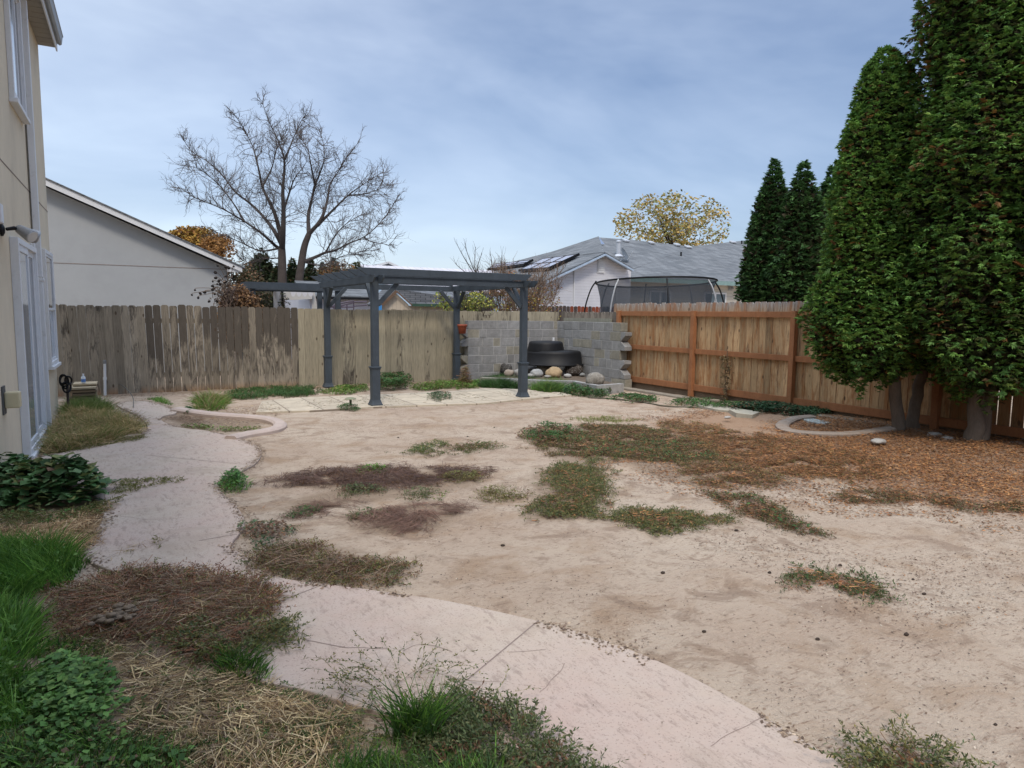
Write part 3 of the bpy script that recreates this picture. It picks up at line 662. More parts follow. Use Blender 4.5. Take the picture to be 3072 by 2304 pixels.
for dy, dz in ((.10, -.01), (.30, .0)):
    c0 = A([HX+.05, q[1]+.02, q[2]+.01]); c1 = A([HX+.16, q[1]+dy*.7, q[2]+.01]); dr = unit(A([.62, -.42, -.42])) if dy < .2 else unit(A([.80, .25, -.3]))
    mb = MB(); mb.tube([c0, (c0+c1)/2+A([0, 0, .02]), c1], .016, 8); mb.build('arm', BLACK, fl)
    mb = MB(); mb.tube([c1-dr*.05, c1-dr*.03, c1+dr*.03, c1+dr*.12, c1+dr*.125], [.03, .042, .052, .066, .064], 18); mb.build('lamp_head', GREYM, fl, sm=False)
    mb = MB(); mb.tube([c1+dr*.126, c1+dr*.130], [.060, .056], 18); mb.build('lens', glassy('milky_lens', (.45, .46, .46), .3), fl)
mb = MB(); q = OX(2, 645, HX+.03); mb.box(HX+.002, HX+.05, q[1]-.08, q[1]+.03, q[2]-.08, q[2]+.10); mb.build('junction_box', WHITE, HS, .01)
# hose bib bundle at the house corner, boards, bottle, hose, pvc pipe
hb = thing('hose_reel', (HX+.12, 12.45, 0), 'black coiled hose bundle hanging on a stake at the house corner', 'hose')
mb = MB(); mb.tube([(HX+.14, 12.42, -.03), (HX+.14, 12.42, .55)], .018, 8); mb.build('stake', DBARK, hb)
mb = MB()
for k in range(5):
    r = .07+.012*rng.normal(); c0 = A([HX+.12+rng.normal()*.015, 12.42+rng.normal()*.02, .48+rng.normal()*.03])
    mb.tube([c0+A([r*math.cos(t_)*.8, .03*math.sin(2*t_+k), r*1.2*math.sin(t_)]) for t_ in np.linspace(0, 2*math.pi, 20)], .014, 6)
mb.build('coil', BLACK, hb)
BRD = surf('weathered_planks', None, .9, .35, 5, .4, 40, vscale=(.3, 1, 1))
sk = thing('plank_stack', (-.9, 13.2, 0), 'stack of weathered wooden planks beside the house corner with a small bottle on top', 'plank stack')
ox, oy = -.98, 13.12
for i, (z, dx0, dx1, dy, h) in enumerate([(-.02, 0, .36, .0, .06), (.055, .01, .37, .01, .045), (.115, -.01, .35, .0, .05), (.18, .02, .36, .0, .045), (.24, 0, .37, .01, .04), (.295, 0, .36, -.02, .035), (.345, .03, .37, .12, .03)]):
    mb = MB(); cc = A([.20, .145, .095])*(1+.18*rng.normal()) if i < 5 else A([.38, .31, .21])
    mb.box(ox+dx0, ox+dx1, oy+dy, oy+dy+.42, z, z+h, cc); mb.build('plank', BRD, sk, .004)
for dx in (.0, .375):
    mb = MB(); mb.box(ox+dx-.02, ox+dx, oy+.01, oy+.07, -.02, .29, (.33, .27, .19)); mb.build('upright', BRD, sk)
bt = thing('plastic_bottle', (-.80, 13.3, .375), 'small clear plastic bottle with a blue label standing on the plank stack', 'bottle')
mb = MB(); mb.lathe((-.80, 13.32, .377), [(.028, 0), (.032, .01), (.032, .10), (.012, .13), (.012, .14)], 14); mb.build('body', surf('cloudy_plastic', (.62, .66, .70), .25, .05, 5, 0), bt, sm=True)
mb = MB(); mb.lathe((-.80, 13.32, .40), [(.033, 0), (.033, .05)], 14); mb.build('bottle_label', surf('blue_label', (.10, .20, .45), .5), bt)
mb = MB(); mb.lathe((-.80, 13.32, .515), [(.014, 0), (.014, .02)], 12); mb.build('cap', WHITE, bt)
q = OY(313, 1070, 14.72); mb = MB(); mb.tube([(q[0]-.02, 14.72, -.05), (q[0], 14.72, .60)], .024, 10); pv = thing('standpipe', (q[0], 14.72, 0), 'upright white plastic sprinkler pipe standing against the brown part of the back fence', 'pipe')
mb.build('pipe', WHITE, pv); mb = MB(); mb.lathe((q[0], 14.72, .60), [(.03, 0), (.03, .05), (.02, .07)], 10); mb.build('valve', surf('grey_fitting', (.2, .2, .2), .5), pv); mb = MB(); mb.lathe((q[0]-.01, 14.72, .30), [(.03, 0), (.03, .05)], 10); mb.build('coupling', WHITE, pv)
P = smooth_open(A([[*GD(215, 845)[:2], .15], [*GD(260, 850)[:2], .22], [*GD(290, 868)[:2], .10], [*GD(288, 885)[:2], .04]]), 3); mb = MB(); mb.tube(P, .006, 6); tag(mb.build('wire', surf('old_wire', (.10, .10, .09), .6), None), 'thin stiff wire arching out of the plank stack towards the path', 'wire')
P = smooth_open(A([[*GD(385, 900)[:2], .03], [*GD(420, 890)[:2], .05], [*GD(433, 888)[:2], .22], [*GD(436, 892)[:2], .24], [*GD(425, 905)[:2], .06]]), 3)
# sprinkler riser on the patio edge
q = G(1052, 1222, .0); sr = thing('sprinkler_riser', (q[0], q[1], 0), 'short dark green sprinkler riser with a flat disc cap at the patio edge', 'sprinkler')
GRN = surf('faded_green_plastic', (.07, .085, .05), .7, .2, 12, .1)
mb = MB(); mb.tube([(q[0], q[1], -.02), (q[0], q[1], .14)], .02, 10); mb.build('riser', GRN, sr)
mb = MB(); mb.lathe((q[0], q[1], .14), [(.09, .0), (.085, .012), (.04, .028), (.01, .03)], 18, sx=1.1); mb.build('cap', surf('dusty_green_plastic', (.22, .23, .15), .8, .3, 14, .1), sr)
# ------------------------------------------------------------------ grey stucco neighbour
gy0 = 18.5
GH = thing('grey_stucco_house', (0, 20, 0), 'light grey stucco gable wall with white rake trim beyond the back fence', 'house')
a0 = A([2.36, 2.67]); sl_ = (4.42-2.67)/(-1.64-2.36)
def rz(x, off=0): return a0[1]+(x-a0[0])*sl_+off
mb = MB(); mb.prism([(2.03, gy0, -.1), (2.03, gy0, rz(2.03)-.14), (-9, gy0, rz(-9)-.14), (-9, gy0, -.1)], (0, 9, 0)); mb.build('wall', GSTUCCO, GH)
mb = MB(); mb.prism([(2.36, gy0-.30, rz(2.36)), (2.36, gy0-.30, rz(2.36)-.115), (-9, gy0-.30, rz(-9)-.17), (-9, gy0-.30, rz(-9))], (0, .04, 0)); mb.build('rake_board', WHITE, GH)
mb = MB(); mb.prism([(2.34, gy0-.255, rz(2.34)-.015), (2.34, gy0-.255, rz(2.34)-.05), (-9, gy0-.255, rz(-9)-.10), (-9, gy0-.255, rz(-9)-.015)], (0, 9.5, 0)); mb.build('roof_deck', WHITE, GH)
mb = MB(); mb.prism([(2.42, gy0-.33, rz(2.42)+.035), (2.42, gy0-.33, rz(2.42)+.005), (-9, gy0-.33, rz(-9)+.005), (-9, gy0-.33, rz(-9)+.035)], (0, 9.7, 0)); mb.build('roof', ROOFG, GH)
mb = MB(); mb.box(-9, 2.035, gy0-.006, gy0+.0-.002, 2.62, 2.632); mb.build('control_joint', JOINT, GH)
mb = MB(); mb.prism([(2.032, gy0-.255, 2.555), (2.35, gy0-.255, 2.555), (2.35, gy0-.255, 2.60), (2.032, gy0-.255, 2.72)], (0, .2, 0)); mb.build('eave_return', WHITE, GH)
# ------------------------------------------------------------------ neighbour's louvred pergola and canopy tent
NP = thing('louvred_pergola', (3.6, 17.2, 0), 'dark slate flat-topped pergola in the neighbour yard beside the grey house', 'pergola')
def onplane(px, py, Y): return OY(px, py, Y)
a_ = OY(679, 846, 17.6); b_ = OY(967, 859, 16.2)
z_ = 2.42; x0, x1 = 2.15, 4.30
for i, y in enumerate(np.linspace(16.2, 18.0, 7)):
    mb = MB(); mb.box(x0, x1-.1*0, y, y+.04, 2.13, 2.25); mb.build('rafter', NAVY, NP)
for y in (16.12, 18.1):
    mb = MB(); mb.box(x0-.05, x1+.05, y, y+.05, 2.10, 2.20); mb.build('beam', NAVY, NP)
for x in (x0+.1, x1-.15):
    for y in (16.18, 18.0):
        mb = MB(); mb.box(x, x+.11, y-.002, y+.11, -.1, 2.098); mb.build('post', NAVY, NP)
CLOTH = surf('cream_canvas', (.50, .49, .47), .85, .12, 3, .1); PLAST = surf('white_vinyl', (.60, .60, .63), .6, .06, 3, 0)
CT = thing('canopy_tent', (4.2, 18.9, 0), 'cream canvas canopy with scalloped white valance behind the back fence', 'canopy')
Yc = 18.6
def q3(px, py, Y): return tuple(OY(px, py, Y))
mb = MB(); mb.prism([q3(820, 875, Yc-.6), q3(846, 869, Yc), q3(848, 960, Yc), q3(822, 960, Yc-.6)], (0, .01, 0), (1, 1, 1)); mb.prism([q3(846, 869, Yc), q3(872, 863, Yc), q3(872, 896, Yc), q3(847, 896, Yc)], (0, .01, 0)); mb.build('side_curtain', CLOTH, CT)
mb = MB(); mb.tube([q3(846, 866, Yc-.05), q3(848, 918, Yc-.05)], .03, 8); mb.build('pole', BLACK, CT)
mb = MB(); mb.prism([q3(868, 864, Yc+.3), q3(938, 866, Yc+.3), q3(936, 897, Yc+.3), q3(868, 900, Yc+.3)], (0, .01, 0)); mb.prism([q3(938, 868, Yc+.05), q3(943, 868, Yc+.05), q3(953, 930, Yc+.05), q3(936, 930, Yc+.05)], (0, .01, 0)); mb.build('canvas_back', CLOTH, CT)
mb = MB()
for k in range(4):
    xa = 871+k*17.5; pts = [(xa, 863)]+[(xa+8.5-8.5*math.cos(t_), 868+22*math.sin(t_)**.8) for t_ in np.linspace(.15, math.pi-.15, 9)]+[(xa+17, 864)]
    mb.prism([q3(px, py, Yc-.05-.02*k) for px, py in pts], (0, .012, 0))
mb.build('scalloped_valance', PLAST, CT)
# ------------------------------------------------------------------ sheds, barns and houses beyond the back fence
VIN = surf('white_siding', (.58, .58, .63), .6, .06, 3, .1)
def vlap(name, col, pitch=.2, horiz=False):
    m, t, b = nt(name); v = mapping(t); w_ = N(t, 'ShaderNodeTexWave', wave_type='BANDS', bands_direction='Z' if horiz else 'X', wave_profile='SAW')
    w_.inputs['Scale'].default_value = 1/pitch/3.1416*.5*3.1416/1.0 if False else .314/pitch; L(t, v, w_.inputs['Vector'])
    c = mix(t, ramp(t, w_.outputs['Color'], [(.0, 1.), (.10, 0.)]), tuple(col), tuple(x*.45 for x in col))
    c = mix(t, 1., c, ramp(t, noise(t, 2, 5, .6, v), [(.3, .92), (.7, 1.06)]), 'MULTIPLY')
    L(t, c, b.inputs['Base Color']); b.inputs['Roughness'].default_value = .6; bump(t, b, w_.outputs['Color'], .6, .02); return m
LAPW = vlap('white_lap_siding', (.66, .67, .71), .105, True); LAPC = vlap('cream_lap_siding', (.50, .47, .40), .15, True)
TAN = vlap('tan_panel_siding', (.50, .43, .34), .12); BLUE = vlap('pale_blue_metal_siding', (.48, .62, .74), .13); RIB = vlap('ribbed_metal_roof', (.56, .54, .58), .30)
GLZ = glassy('house_glass', (.07, .10, .12), .08)
def build_poly(par, name, mat, pts, ext, **k):
    mb = MB(); mb.prism(pts, ext); return mb.build(name, mat, par, **k)
# white shed, long grey roof
T = thing('white_shed', (5.5, 22, 0), 'low white shed with a long grey shingle roof left of the front pergola post', 'shed')
zt = OY(1050, 897, 21)[2]; xa, xb = OY(930, 897, 21)[0], OY(1128, 897, 21)[0]
build_poly(T, 'wall', VIN, [(xa, 21, -.1), (xb, 21, -.1), (xb, 21, zt), (xa, 21, zt)], (0, 4, 0))
build_poly(T, 'roof', ROOFG, [(xa-.2, 20.8, zt), (xb+.1, 20.8, zt), (xb+.1, 22.2, zt+.48), (xa-.2, 22.2, zt+.48)], (0, 0, .08))
build_poly(T, 'gutter', BLACK, [(xa-.2, 20.74, zt-.02), (xb+.1, 20.74, zt-.02), (xb+.1, 20.74, zt+.05), (xa-.2, 20.74, zt+.05)], (0, .055, 0))
# far grey house with low gable
T = thing('grey_roofed_house', (9, 38, 0), 'far house with a low grey gable peeking above the metal barn roof', 'house')
build_poly(T, 'wall', VIN, [q3(1010, 860, 38), q3(1230, 860, 38), q3(1230, 812, 38), q3(1010, 812, 38)], (0, 5, 0))
pz = [q3(1010, 812, 37.6), q3(1080, 800, 37.6), q3(1128, 795, 37.6), q3(1165, 786, 37.6), q3(1195, 800, 37.6), q3(1250, 812, 37.6)]
build_poly(T, 'roof', ROOFG, pz, (0, 6, 0))
mb = MB(); mb.beam(q3(1130, 797, 37.5), q3(1165, 787, 37.5), .08, .12); mb.beam(q3(1165, 787, 37.5), q3(1200, 803, 37.5), .08, .12); mb.build('rake_trim', WHITE, T)
# metal barn
T = thing('metal_barn', (8, 27, 0), 'pale blue metal barn with a ribbed light metal roof behind the pergola', 'barn')
zb = OR(1200, 871, 24, 0, 0)[2] if False else OY(1200, 871, 24)[2]
c0 = OY(1185, 871, 24); c1 = OY(1480, 876, 24); zr = 1.35
xl2, xr2 = c0[0], c0[0]+7.5; ridge = [xl2, xr2]
rdg = OY(1150, 801, 28)
build_poly(T, 'roof', RIB, [(xl2-.1, 23.9, c0[2]), (xr2, 23.9, c0[2]), (xr2, 28, rdg[2]), (xl2-.1, 28, rdg[2])], (0, 0, .06))
build_poly(T, 'wall', BLUE, [(xl2, 24, -.1), (xl2, 24, c0[2]), (xl2, 28, rdg[2]-.06), (xl2, 32, c0[2]), (xl2, 32, -.1)], (7.4, 0, 0))
build_poly(T, 'annex_wall', BLUE, [q3(1105, 960, 23.5), q3(1105, 862, 23.5), q3(1190, 852, 23.5), q3(1190, 960, 23.5)], (0, .4, 0))
build_poly(T, 'awning', surf('blue_tarp', (.06, .24, .52), .5, .3, 3, .1), [q3(1108, 960, 23.3), q3(1108, 903, 23.3), q3(1120, 895, 23.3), q3(1135, 905, 23.3), q3(1150, 918, 23.3), q3(1150, 960, 23.3)], (0, .1, 0))
# tan garden shed
T = thing('tan_shed', (7.2, 19.5, 0), 'tan vertical-sided garden shed with a dark shingle gable roof and green fascia', 'shed')
Ys = 19.0; ap = OY(1185, 872, Ys); el = OY(1147, 912, Ys); er = OY(1235, 914, Ys); hw = (er[0]-el[0])/2; cxs = ap[0]
er = A([cxs+hw*1.05, Ys, er[2]]); el = A([cxs-hw*.95, Ys, el[2]])
build_poly(T, 'gable_wall', TAN, [(el[0]+.06, Ys, -.1), (er[0]-.06, Ys, -.1), (er[0]-.06, Ys, er[2]), (cxs, Ys, ap[2]-.05), (el[0]+.06, Ys, el[2])], (0, .1, 0))
e2 = OY(1340, 913, Ys+.8)
build_poly(T, 'side_wall', TAN, [(er[0]-.06, Ys+.02, -.1), (er[0]-.06, Ys+.02, er[2]-.03), (er[0]+2.6, Ys+.02, er[2]-.03), (er[0]+2.6, Ys+.02, -.1)], (0, 2.2, 0))
build_poly(T, 'roof', ROOFD, [(cxs, Ys-.1, ap[2]), (er[0]-.02, Ys-.1, er[2]+.02), (er[0]+2.8, Ys-.1, er[2]+.02), (er[0]+2.5, Ys+1.1, ap[2]), ], (0, .02, .05))
build_poly(T, 'roof', ROOFD, [(cxs, Ys-.12, ap[2]+.03), (cxs, Ys-.12, ap[2]+.09), (el[0]-.08, Ys-.12, el[2]), (el[0]-.06, Ys-.12, el[2]-.06)], (0, 1.2, 0))
mb = MB(); mb.beam((cxs, Ys-.14, ap[2]-.02), (er[0], Ys-.14, er[2]-.02), .02, .035); mb.beam((cxs, Ys-.14, ap[2]-.02), (el[0]-.02, Ys-.14, el[2]-.04), .03, .08); mb.build('rake_board', surf('brown_rake', (.14, .09, .06), .8), T)
mb = MB(); mb.box(er[0], er[0]+2.8, Ys-.13, Ys-.10, er[2]-.05, er[2]+.03); mb.build('fascia', surf('dark_green_paint', (.04, .085, .06), .6), T)
# curved metal railing
mb = MB(); Yr = 17.6
def rq(px, py): return OY(px, py, Yr)
for pts in ([(990, 922), (1015, 911), (1040, 906), (1061, 903)], [(1000, 925), (1030, 915), (1060, 908)], [(1061, 903), (1061, 935)], [(1003, 915), (1003, 935)], [(1022, 915), (1022, 935)], [(1041, 912), (1041, 935)], [(995, 921), (1061, 921)], [(1061, 906), (1100, 905)], [(1061, 918), (1100, 915)]):
    mb.tube([rq(*p) for p in pts], .018, 6)
tag(mb.build('metal_railing', surf('plum_grey_metal', (.10, .08, .11), .5), None), 'thin dark curved metal railing in front of the white shed', 'railing')
# ------------------------------------------------------------------ grey-roofed neighbour on the right
NH = thing('grey_shingled_house', (18, 24, 0), 'sprawling white-sided house with grey shingle roofs, solar panels and a satellite dish', 'house')
Yg = 21.0
ap = OY(1814, 768, Yg); el = OY(1640, 848, Yg); er = OY(1893, 812, Yg)
build_poly(NH, 'gable_wall', LAPW, [(el[0]-.3, Yg, -.1), (er[0], Yg, -.1), (er[0], Yg, er[2]), (ap[0], Yg, ap[2]), (el[0]-.3, Yg, el[2]-.15)], (0, 3, 0))
mb = MB(); p1, p2, p3_ = OY(1814, 764, Yg-.3), OY(1636, 848, Yg-.3), OY(1898, 812, Yg-.3)
mb.beam(p1, p2, .06, .15, up=(0, 1, 0.01)); mb.beam(p1, p3_, .06, .15, up=(0, 1, .01)); mb.v = mb.v
mb.build('rake_board', surf('blue_grey_trim', (.36, .45, .56), .5), NH)
q = OY(1805, 798, Yg-.06); mb = MB()
for k in range(6): mb.box(q[0]-.13, q[0]+.13, Yg-.05, Yg-.02, q[2]-.24+k*.08, q[2]-.18+k*.08)
mb.box(q[0]-.16, q[0]+.16, Yg-.03, Yg-.002, q[2]-.27, q[2]+.27); mb.build('gable_vent', WHITE, NH)
mb = MB(); q = OY(1724, 830, Yg-.05); mb.box(q[0]-.02, q[0]+.02, Yg-.05, Yg-.002, 1.0, q[2]+.25); mb.box(q[0]+1.9, q[0]+1.96, Yg-.05, Yg-.002, 1.0, 2.9); mb.build('siding_trim', WHITE, NH)
# wing wall with windows
Yw = 24.0; ez = 3.16
xw0, xw1 = OY(1800, 900, Yw)[0], OY(2330, 900, Yw)[0]
build_poly(NH, 'wing_wall', LAPC, [(xw0, Yw, -.1), (xw1, Yw, -.1), (xw1, Yw, ez), (xw0, Yw, ez)], (0, 4, 0))
mb = MB(); mb.box(xw0-.2, xw1, Yw-.50, Yw-.47, ez-.12, ez+.07); mb.build('fascia', surf('teal_grey_fascia', (.20, .30, .29), .6), NH)
mb = MB(); mb.box(xw0-.2, xw1, Yw-.469, Yw-.003, ez-.05, ez-.02); mb.build('soffit', WHITE, NH)
def fwin(x0, x1, z0, z1):
    mb = MB(); y = Yw-.05
    for a0, a1, b0, b1 in ((x0, x0+.07, z0, z1), (x1-.07, x1, z0, z1), (x0+.07, x1-.07, z1-.07, z1), (x0+.07, x1-.07, z0, z0+.07), ((x0+x1)/2-.04, (x0+x1)/2+.04, z0+.07, z1-.07)): mb.box(a0, a1, y, Yw-.002, b0, b1)
    w_ = mb.build('window', WHITE, NH)
    for a0, a1 in ((x0+.07, (x0+x1)/2-.04), ((x0+x1)/2+.04, x1-.07)):
        mb = MB(); mb.box(a0, a1, Yw-.03, Yw-.025, z0+.07, z1-.07); mb.build('pane', GLZ, w_)
for pa, pb in ((1948, 2012), (2112, 2178)):
    xa_, xb_ = OY(pa, 870, Yw)[0], OY(pb, 870, Yw)[0]; fwin(xa_, xb_, 1.3, OY(1980, 872, Yw)[2])
q = OY(2194, 864, Yw-.1); mb = MB(); mb.box(q[0]-.12, q[0]+.12, Yw-.04, Yw-.002, q[2]-.12, q[2]+.15); mb.tube([(q[0]-.02, Yw-.15, q[2]+.08), (q[0]-.02, Yw-.18, q[2]-.05)], [.05, .09], 12); mb.build('wall_lamp', GREYM, NH)
# roofs (planes rising away from us)
S1 = .42
wr = [(1800, 862), (2330, 851), (2330, 706), (2245, 720), (2075, 739), (2000, 757), (1890, 812)]
y0r, z0r = Yw-.5, ez+.05
def roofpoly(par, pts, Y0, z0, s, mat, th_=.12, name='roof'):
    return build_poly(par, name, mat, [tuple(OR(px, py, Y0, z0, s)) for px, py in pts], (0, .02, -th_))
rp = [OR(2330, 706, y0r, z0r, S1), OR(2245, 720, y0r, z0r, S1), OR(2075, 739, y0r, z0r, S1), OR(1890, 812, y0r, z0r, S1)]
build_poly(NH, 'roof', ROOFG, [(xw0-.2, y0r, z0r), (xw1+1, y0r, z0r)]+[tuple(p) for p in rp], (0, .02, -.12))
build_poly(NH, 'roof', ROOFG, [tuple(OR(px, py, 21.8, 2.50, S1)) for px, py in ((1820, 845), (1808, 762), (1797, 712), (1900, 720), (2076, 740), (1985, 776), (1882, 813), (1860, 845))], (0, .02, -.12))
p1, p2, p3_ = OY(1814, 762, Yg-.33), OY(1634, 846, Yg-.33), OY(1898, 810, Yg-.33)
for pa in (p3_,):
    build_poly(NH, 'gable_roof', ROOFG, [tuple(p1+A([0, 0, .03])), tuple(pa+A([0, 0, .03])), tuple(pa+A([0, 3.2, .03])), tuple(p1+A([0, 3.2, .03]))], (0, 0, .05))
build_poly(NH, 'ridge_gable', surf('pale_blue_gable', (.33, .43, .62), .6), [tuple(OY(px, py, OR(1797, 730, 21.8, 2.50, S1)[1]-.35)) for px, py in ((1778, 733), (1797, 711), (1814, 732))], (0, .08, 0))
gp1, gp2 = OY(1814, 762, Yg-.33), OY(1634, 846, Yg-.33); gn = unit(np.cross(A([0, 1., 0]), gp1-gp2)); gn = gn*np.sign(gn[2])
def og(px, py, dz=0): d = ray(px, py); return EYE+d*(((gp1-EYE)@gn)/(d@gn))+gn*dz
build_poly(NH, 'roof', ROOFG, [tuple(og(*q, .05)) for q in ((1634, 846), (1814, 762), (1797, 712), (1660, 757), (1560, 783), (1466, 806), (1480, 824), (1560, 836))], (0, .02, -.10))
def on(px, py, dz=0): p = OR(px, py, 21.8, 2.50, S1); return p+A([0, -dz*.4, dz])
def onw(px, py, dz=0): p = OR(px, py, y0r, z0r, S1); return p+A([0, -dz*.4, dz])
PV = glassy('solar_glass', (.42, .42, .48), .3)  # sky reflection on the panels put into the pale base colour
for qd in (((1632, 787), (1742, 774), (1650, 817), (1560, 822)), ((1490, 801), (1603, 790), (1576, 804), (1466, 818))):
    pts = [og(x, y, .16) for x, y in qd]; mb = MB(); mb.prism(pts, (0, .01, -.04)); pn = mb.build('solar_array', PV, NH)
    mb = MB()
    for k in range(4): mb.beam(pts[k]+A([0, 0, -.005]), pts[(k+1) % 4]+A([0, 0, -.005]), .03, .03 if k != 2 and k != 1 else .10)
    for s_ in (.33, .66):
        mb.beam(pts[0]+(pts[1]-pts[0])*s_+A([0, 0, .01]), pts[3]+(pts[2]-pts[3])*s_+A([0, 0, .01]), .02, .02)
    mb.beam((pts[0]+pts[3])/2+A([0, 0, .01]), (pts[1]+pts[2])/2+A([0, 0, .01]), .02, .02); mb.build('panel_frame', BLACK, pn)
ZINC = surf('galvanised_flue', (.50, .52, .55), .4, .1, 6, .05, metal=.3)
q = on(1855, 767); mb = MB(); mb.tube([q-A([0, 0, .1]), q+A([0, 0, .62])], .10, 14); mb.lathe(tuple(q+A([0, 0, .62])), [(.13, 0), (.13, .06), (.05, .1)], 14); mb.lathe(tuple(q-A([0, 0, .05])), [(.26, 0), (.12, .12)], 14); mb.build('flue', ZINC, NH)
for px, py in ((1877, 725), (1953, 731), (2030, 737)):
    q = on(px, py, .06); mb = MB(); mb.beam(q-A([.15, 0, 0]), q+A([.15, 0, 0]), .3, .09, up=(0, -.4, 1)); mb.build('roof_vent', ZINC, NH, .02)
for px, py in ((2064, 744), (2198, 729)):
    q = onw(px, py, .06); mb = MB(); mb.beam(q-A([.18, 0, 0]), q+A([.18, 0, 0]), .3, .09, up=(0, -.4, 1)); mb.build('roof_vent', ZINC, NH, .02)
for px, py in ((2043, 768), (2225, 732)):
    q = onw(px, py, 0); mb = MB(); mb.tube([q, q+A([0, 0, .2])], .045, 8); mb.build('vent_pipe', BLACK, NH)
q = on(1770, 739); mb = MB(); mb.tube([q, q+A([0, 0, .2])], .035, 8); mb.build('vent_pipe', BLACK, NH)
q = on(1868, 783); c0 = q+A([.05, -.1, .28]); dr = unit(A([.45, -.75, .45])); u_ = unit(np.cross(dr, zz)); v_ = np.cross(u_, dr)
mb = MB(); vs = []; n_ = 24
for r, dp in ((.02, -.05), (.18, -.035), (.30, 0.), (.30, .012)):
    for k in range(n_): a_ = 2*math.pi*k/n_; vs.append(c0+dr*dp+u_*r*math.cos(a_)+v_*r*1.12*math.sin(a_))
mb.add(vs, [(i*n_+k, i*n_+(k+1) % n_, (i+1)*n_+(k+1) % n_, (i+1)*n_+k) for i in range(3) for k in range(n_)]+[tuple(range(n_))]); dsh = mb.build('satellite_dish', surf('dark_grey_dish', (.12, .14, .16), .5), NH)
mb = MB(); mb.tube([c0-v_*.28, c0+dr*.42-v_*.05+u_*.0], .018, 6); mb.tube([c0-dr*.04, q-A([.15, 0, .05])], .022, 6); mb.build('dish_arm', ZINC, dsh)
# far picket fence with dark and red boards
T = thing('far_picket_fence', (13, 19.5, 0), 'far fence of dark and rusty red dog-eared pickets below the white-sided gable', 'fence'); mb = MB(); x = 11.3
while x < 15.5:
    rd = x > 12.9; c_ = (.20, .055, .03, .1) if rd and rng.random() < .8 else (.07, .055, .05, .2)
    picket(mb, (x, 19.5), A([1., 0]), .13, 0, 1.89+rng.normal()*.01, .02, lambda fr, u, c_=c_: c_, 0, .03); x += .15
mb.build('picket_panel', WOODB, T); mb = MB(); mb.box(11.3, 15.5, 19.53, 19.57, 1.4, 1.5, (.1, .07, .05)); mb.build('rail', WOODB, T)
# ------------------------------------------------------------------ trampoline
tc = EYE+ray(1966, 870)*17.6; tx, ty = tc[0], tc[1]; R_ = 1.52
TR = thing('trampoline', (tx, ty, 0), 'round trampoline with a black safety net and bowed poles behind the right fence', 'trampoline')
def rimz(a_): return 2.45+.07*math.sin(a_-1.0+4.2)*1.0
mb = MB(); pts = [(tx+R_*math.cos(a_), ty+R_*math.sin(a_), rimz(a_)) for a_ in np.linspace(0, 2*math.pi, 41)]; mb.tube(pts, .022, 8, cap=False); mb.build('top_rim', BLACK, TR)
m, t, b = nt('black_mesh_net'); tr_ = N(t, 'ShaderNodeBsdfTransparent'); x_ = N(t, 'ShaderNodeMixShader'); x_.inputs[0].default_value = .68
b.inputs['Base Color'].default_value = (.04, .05, .065, 1); b.inputs['Roughness'].default_value = .8; L(t, tr_.outputs[0], x_.inputs[1]); L(t, b.outputs[0], x_.inputs[2]); L(t, x_.outputs[0], t.nodes['Material Output'].inputs[0]); NET = m
mb = MB(); n_ = 48; vs = []
for r, dz in ((R_-.02, 0), (R_*.93, -.35), (R_*.90, -.9), (R_*.90, -1.6)):
    for k in range(n_): a_ = 2*math.pi*k/n_; vs.append((tx+r*math.cos(a_), ty+r*math.sin(a_), rimz(a_)+dz))
mb.add(vs, [(i*n_+k, i*n_+(k+1) % n_, (i+1)*n_+(k+1) % n_, (i+1)*n_+k) for i in range(3) for k in range(n_)]); mb.build('safety_net', NET, TR)
mb = MB(); mb.tube([(tx+R_*math.cos(a_), ty+R_*math.sin(a_), .85) for a_ in np.linspace(0, 2*math.pi, 41)], .04, 8, cap=False); mb.build('frame', ZINC, TR)
mb = MB(); mb.lathe((tx, ty, .84), [(R_*.92, 0), (R_*.92, .01)], 40); mb.build('mat', BLACK, TR)
for k in range(8):
    a_ = 2*math.pi*k/8+.25; cs, sn = math.cos(a_), math.sin(a_)
    P = smooth_open([(tx+R_*r*cs, ty+R_*r*sn, z) for r, z in ((1., 2.47), (1.10, 2.25), (1.20, 1.7), (1.20, 1.0), (1.15, 0))], 2)
    mb = MB(); mb.tube(P, .019, 8); mb.build('pole', BLACK if k % 2 else GREYM, TR)
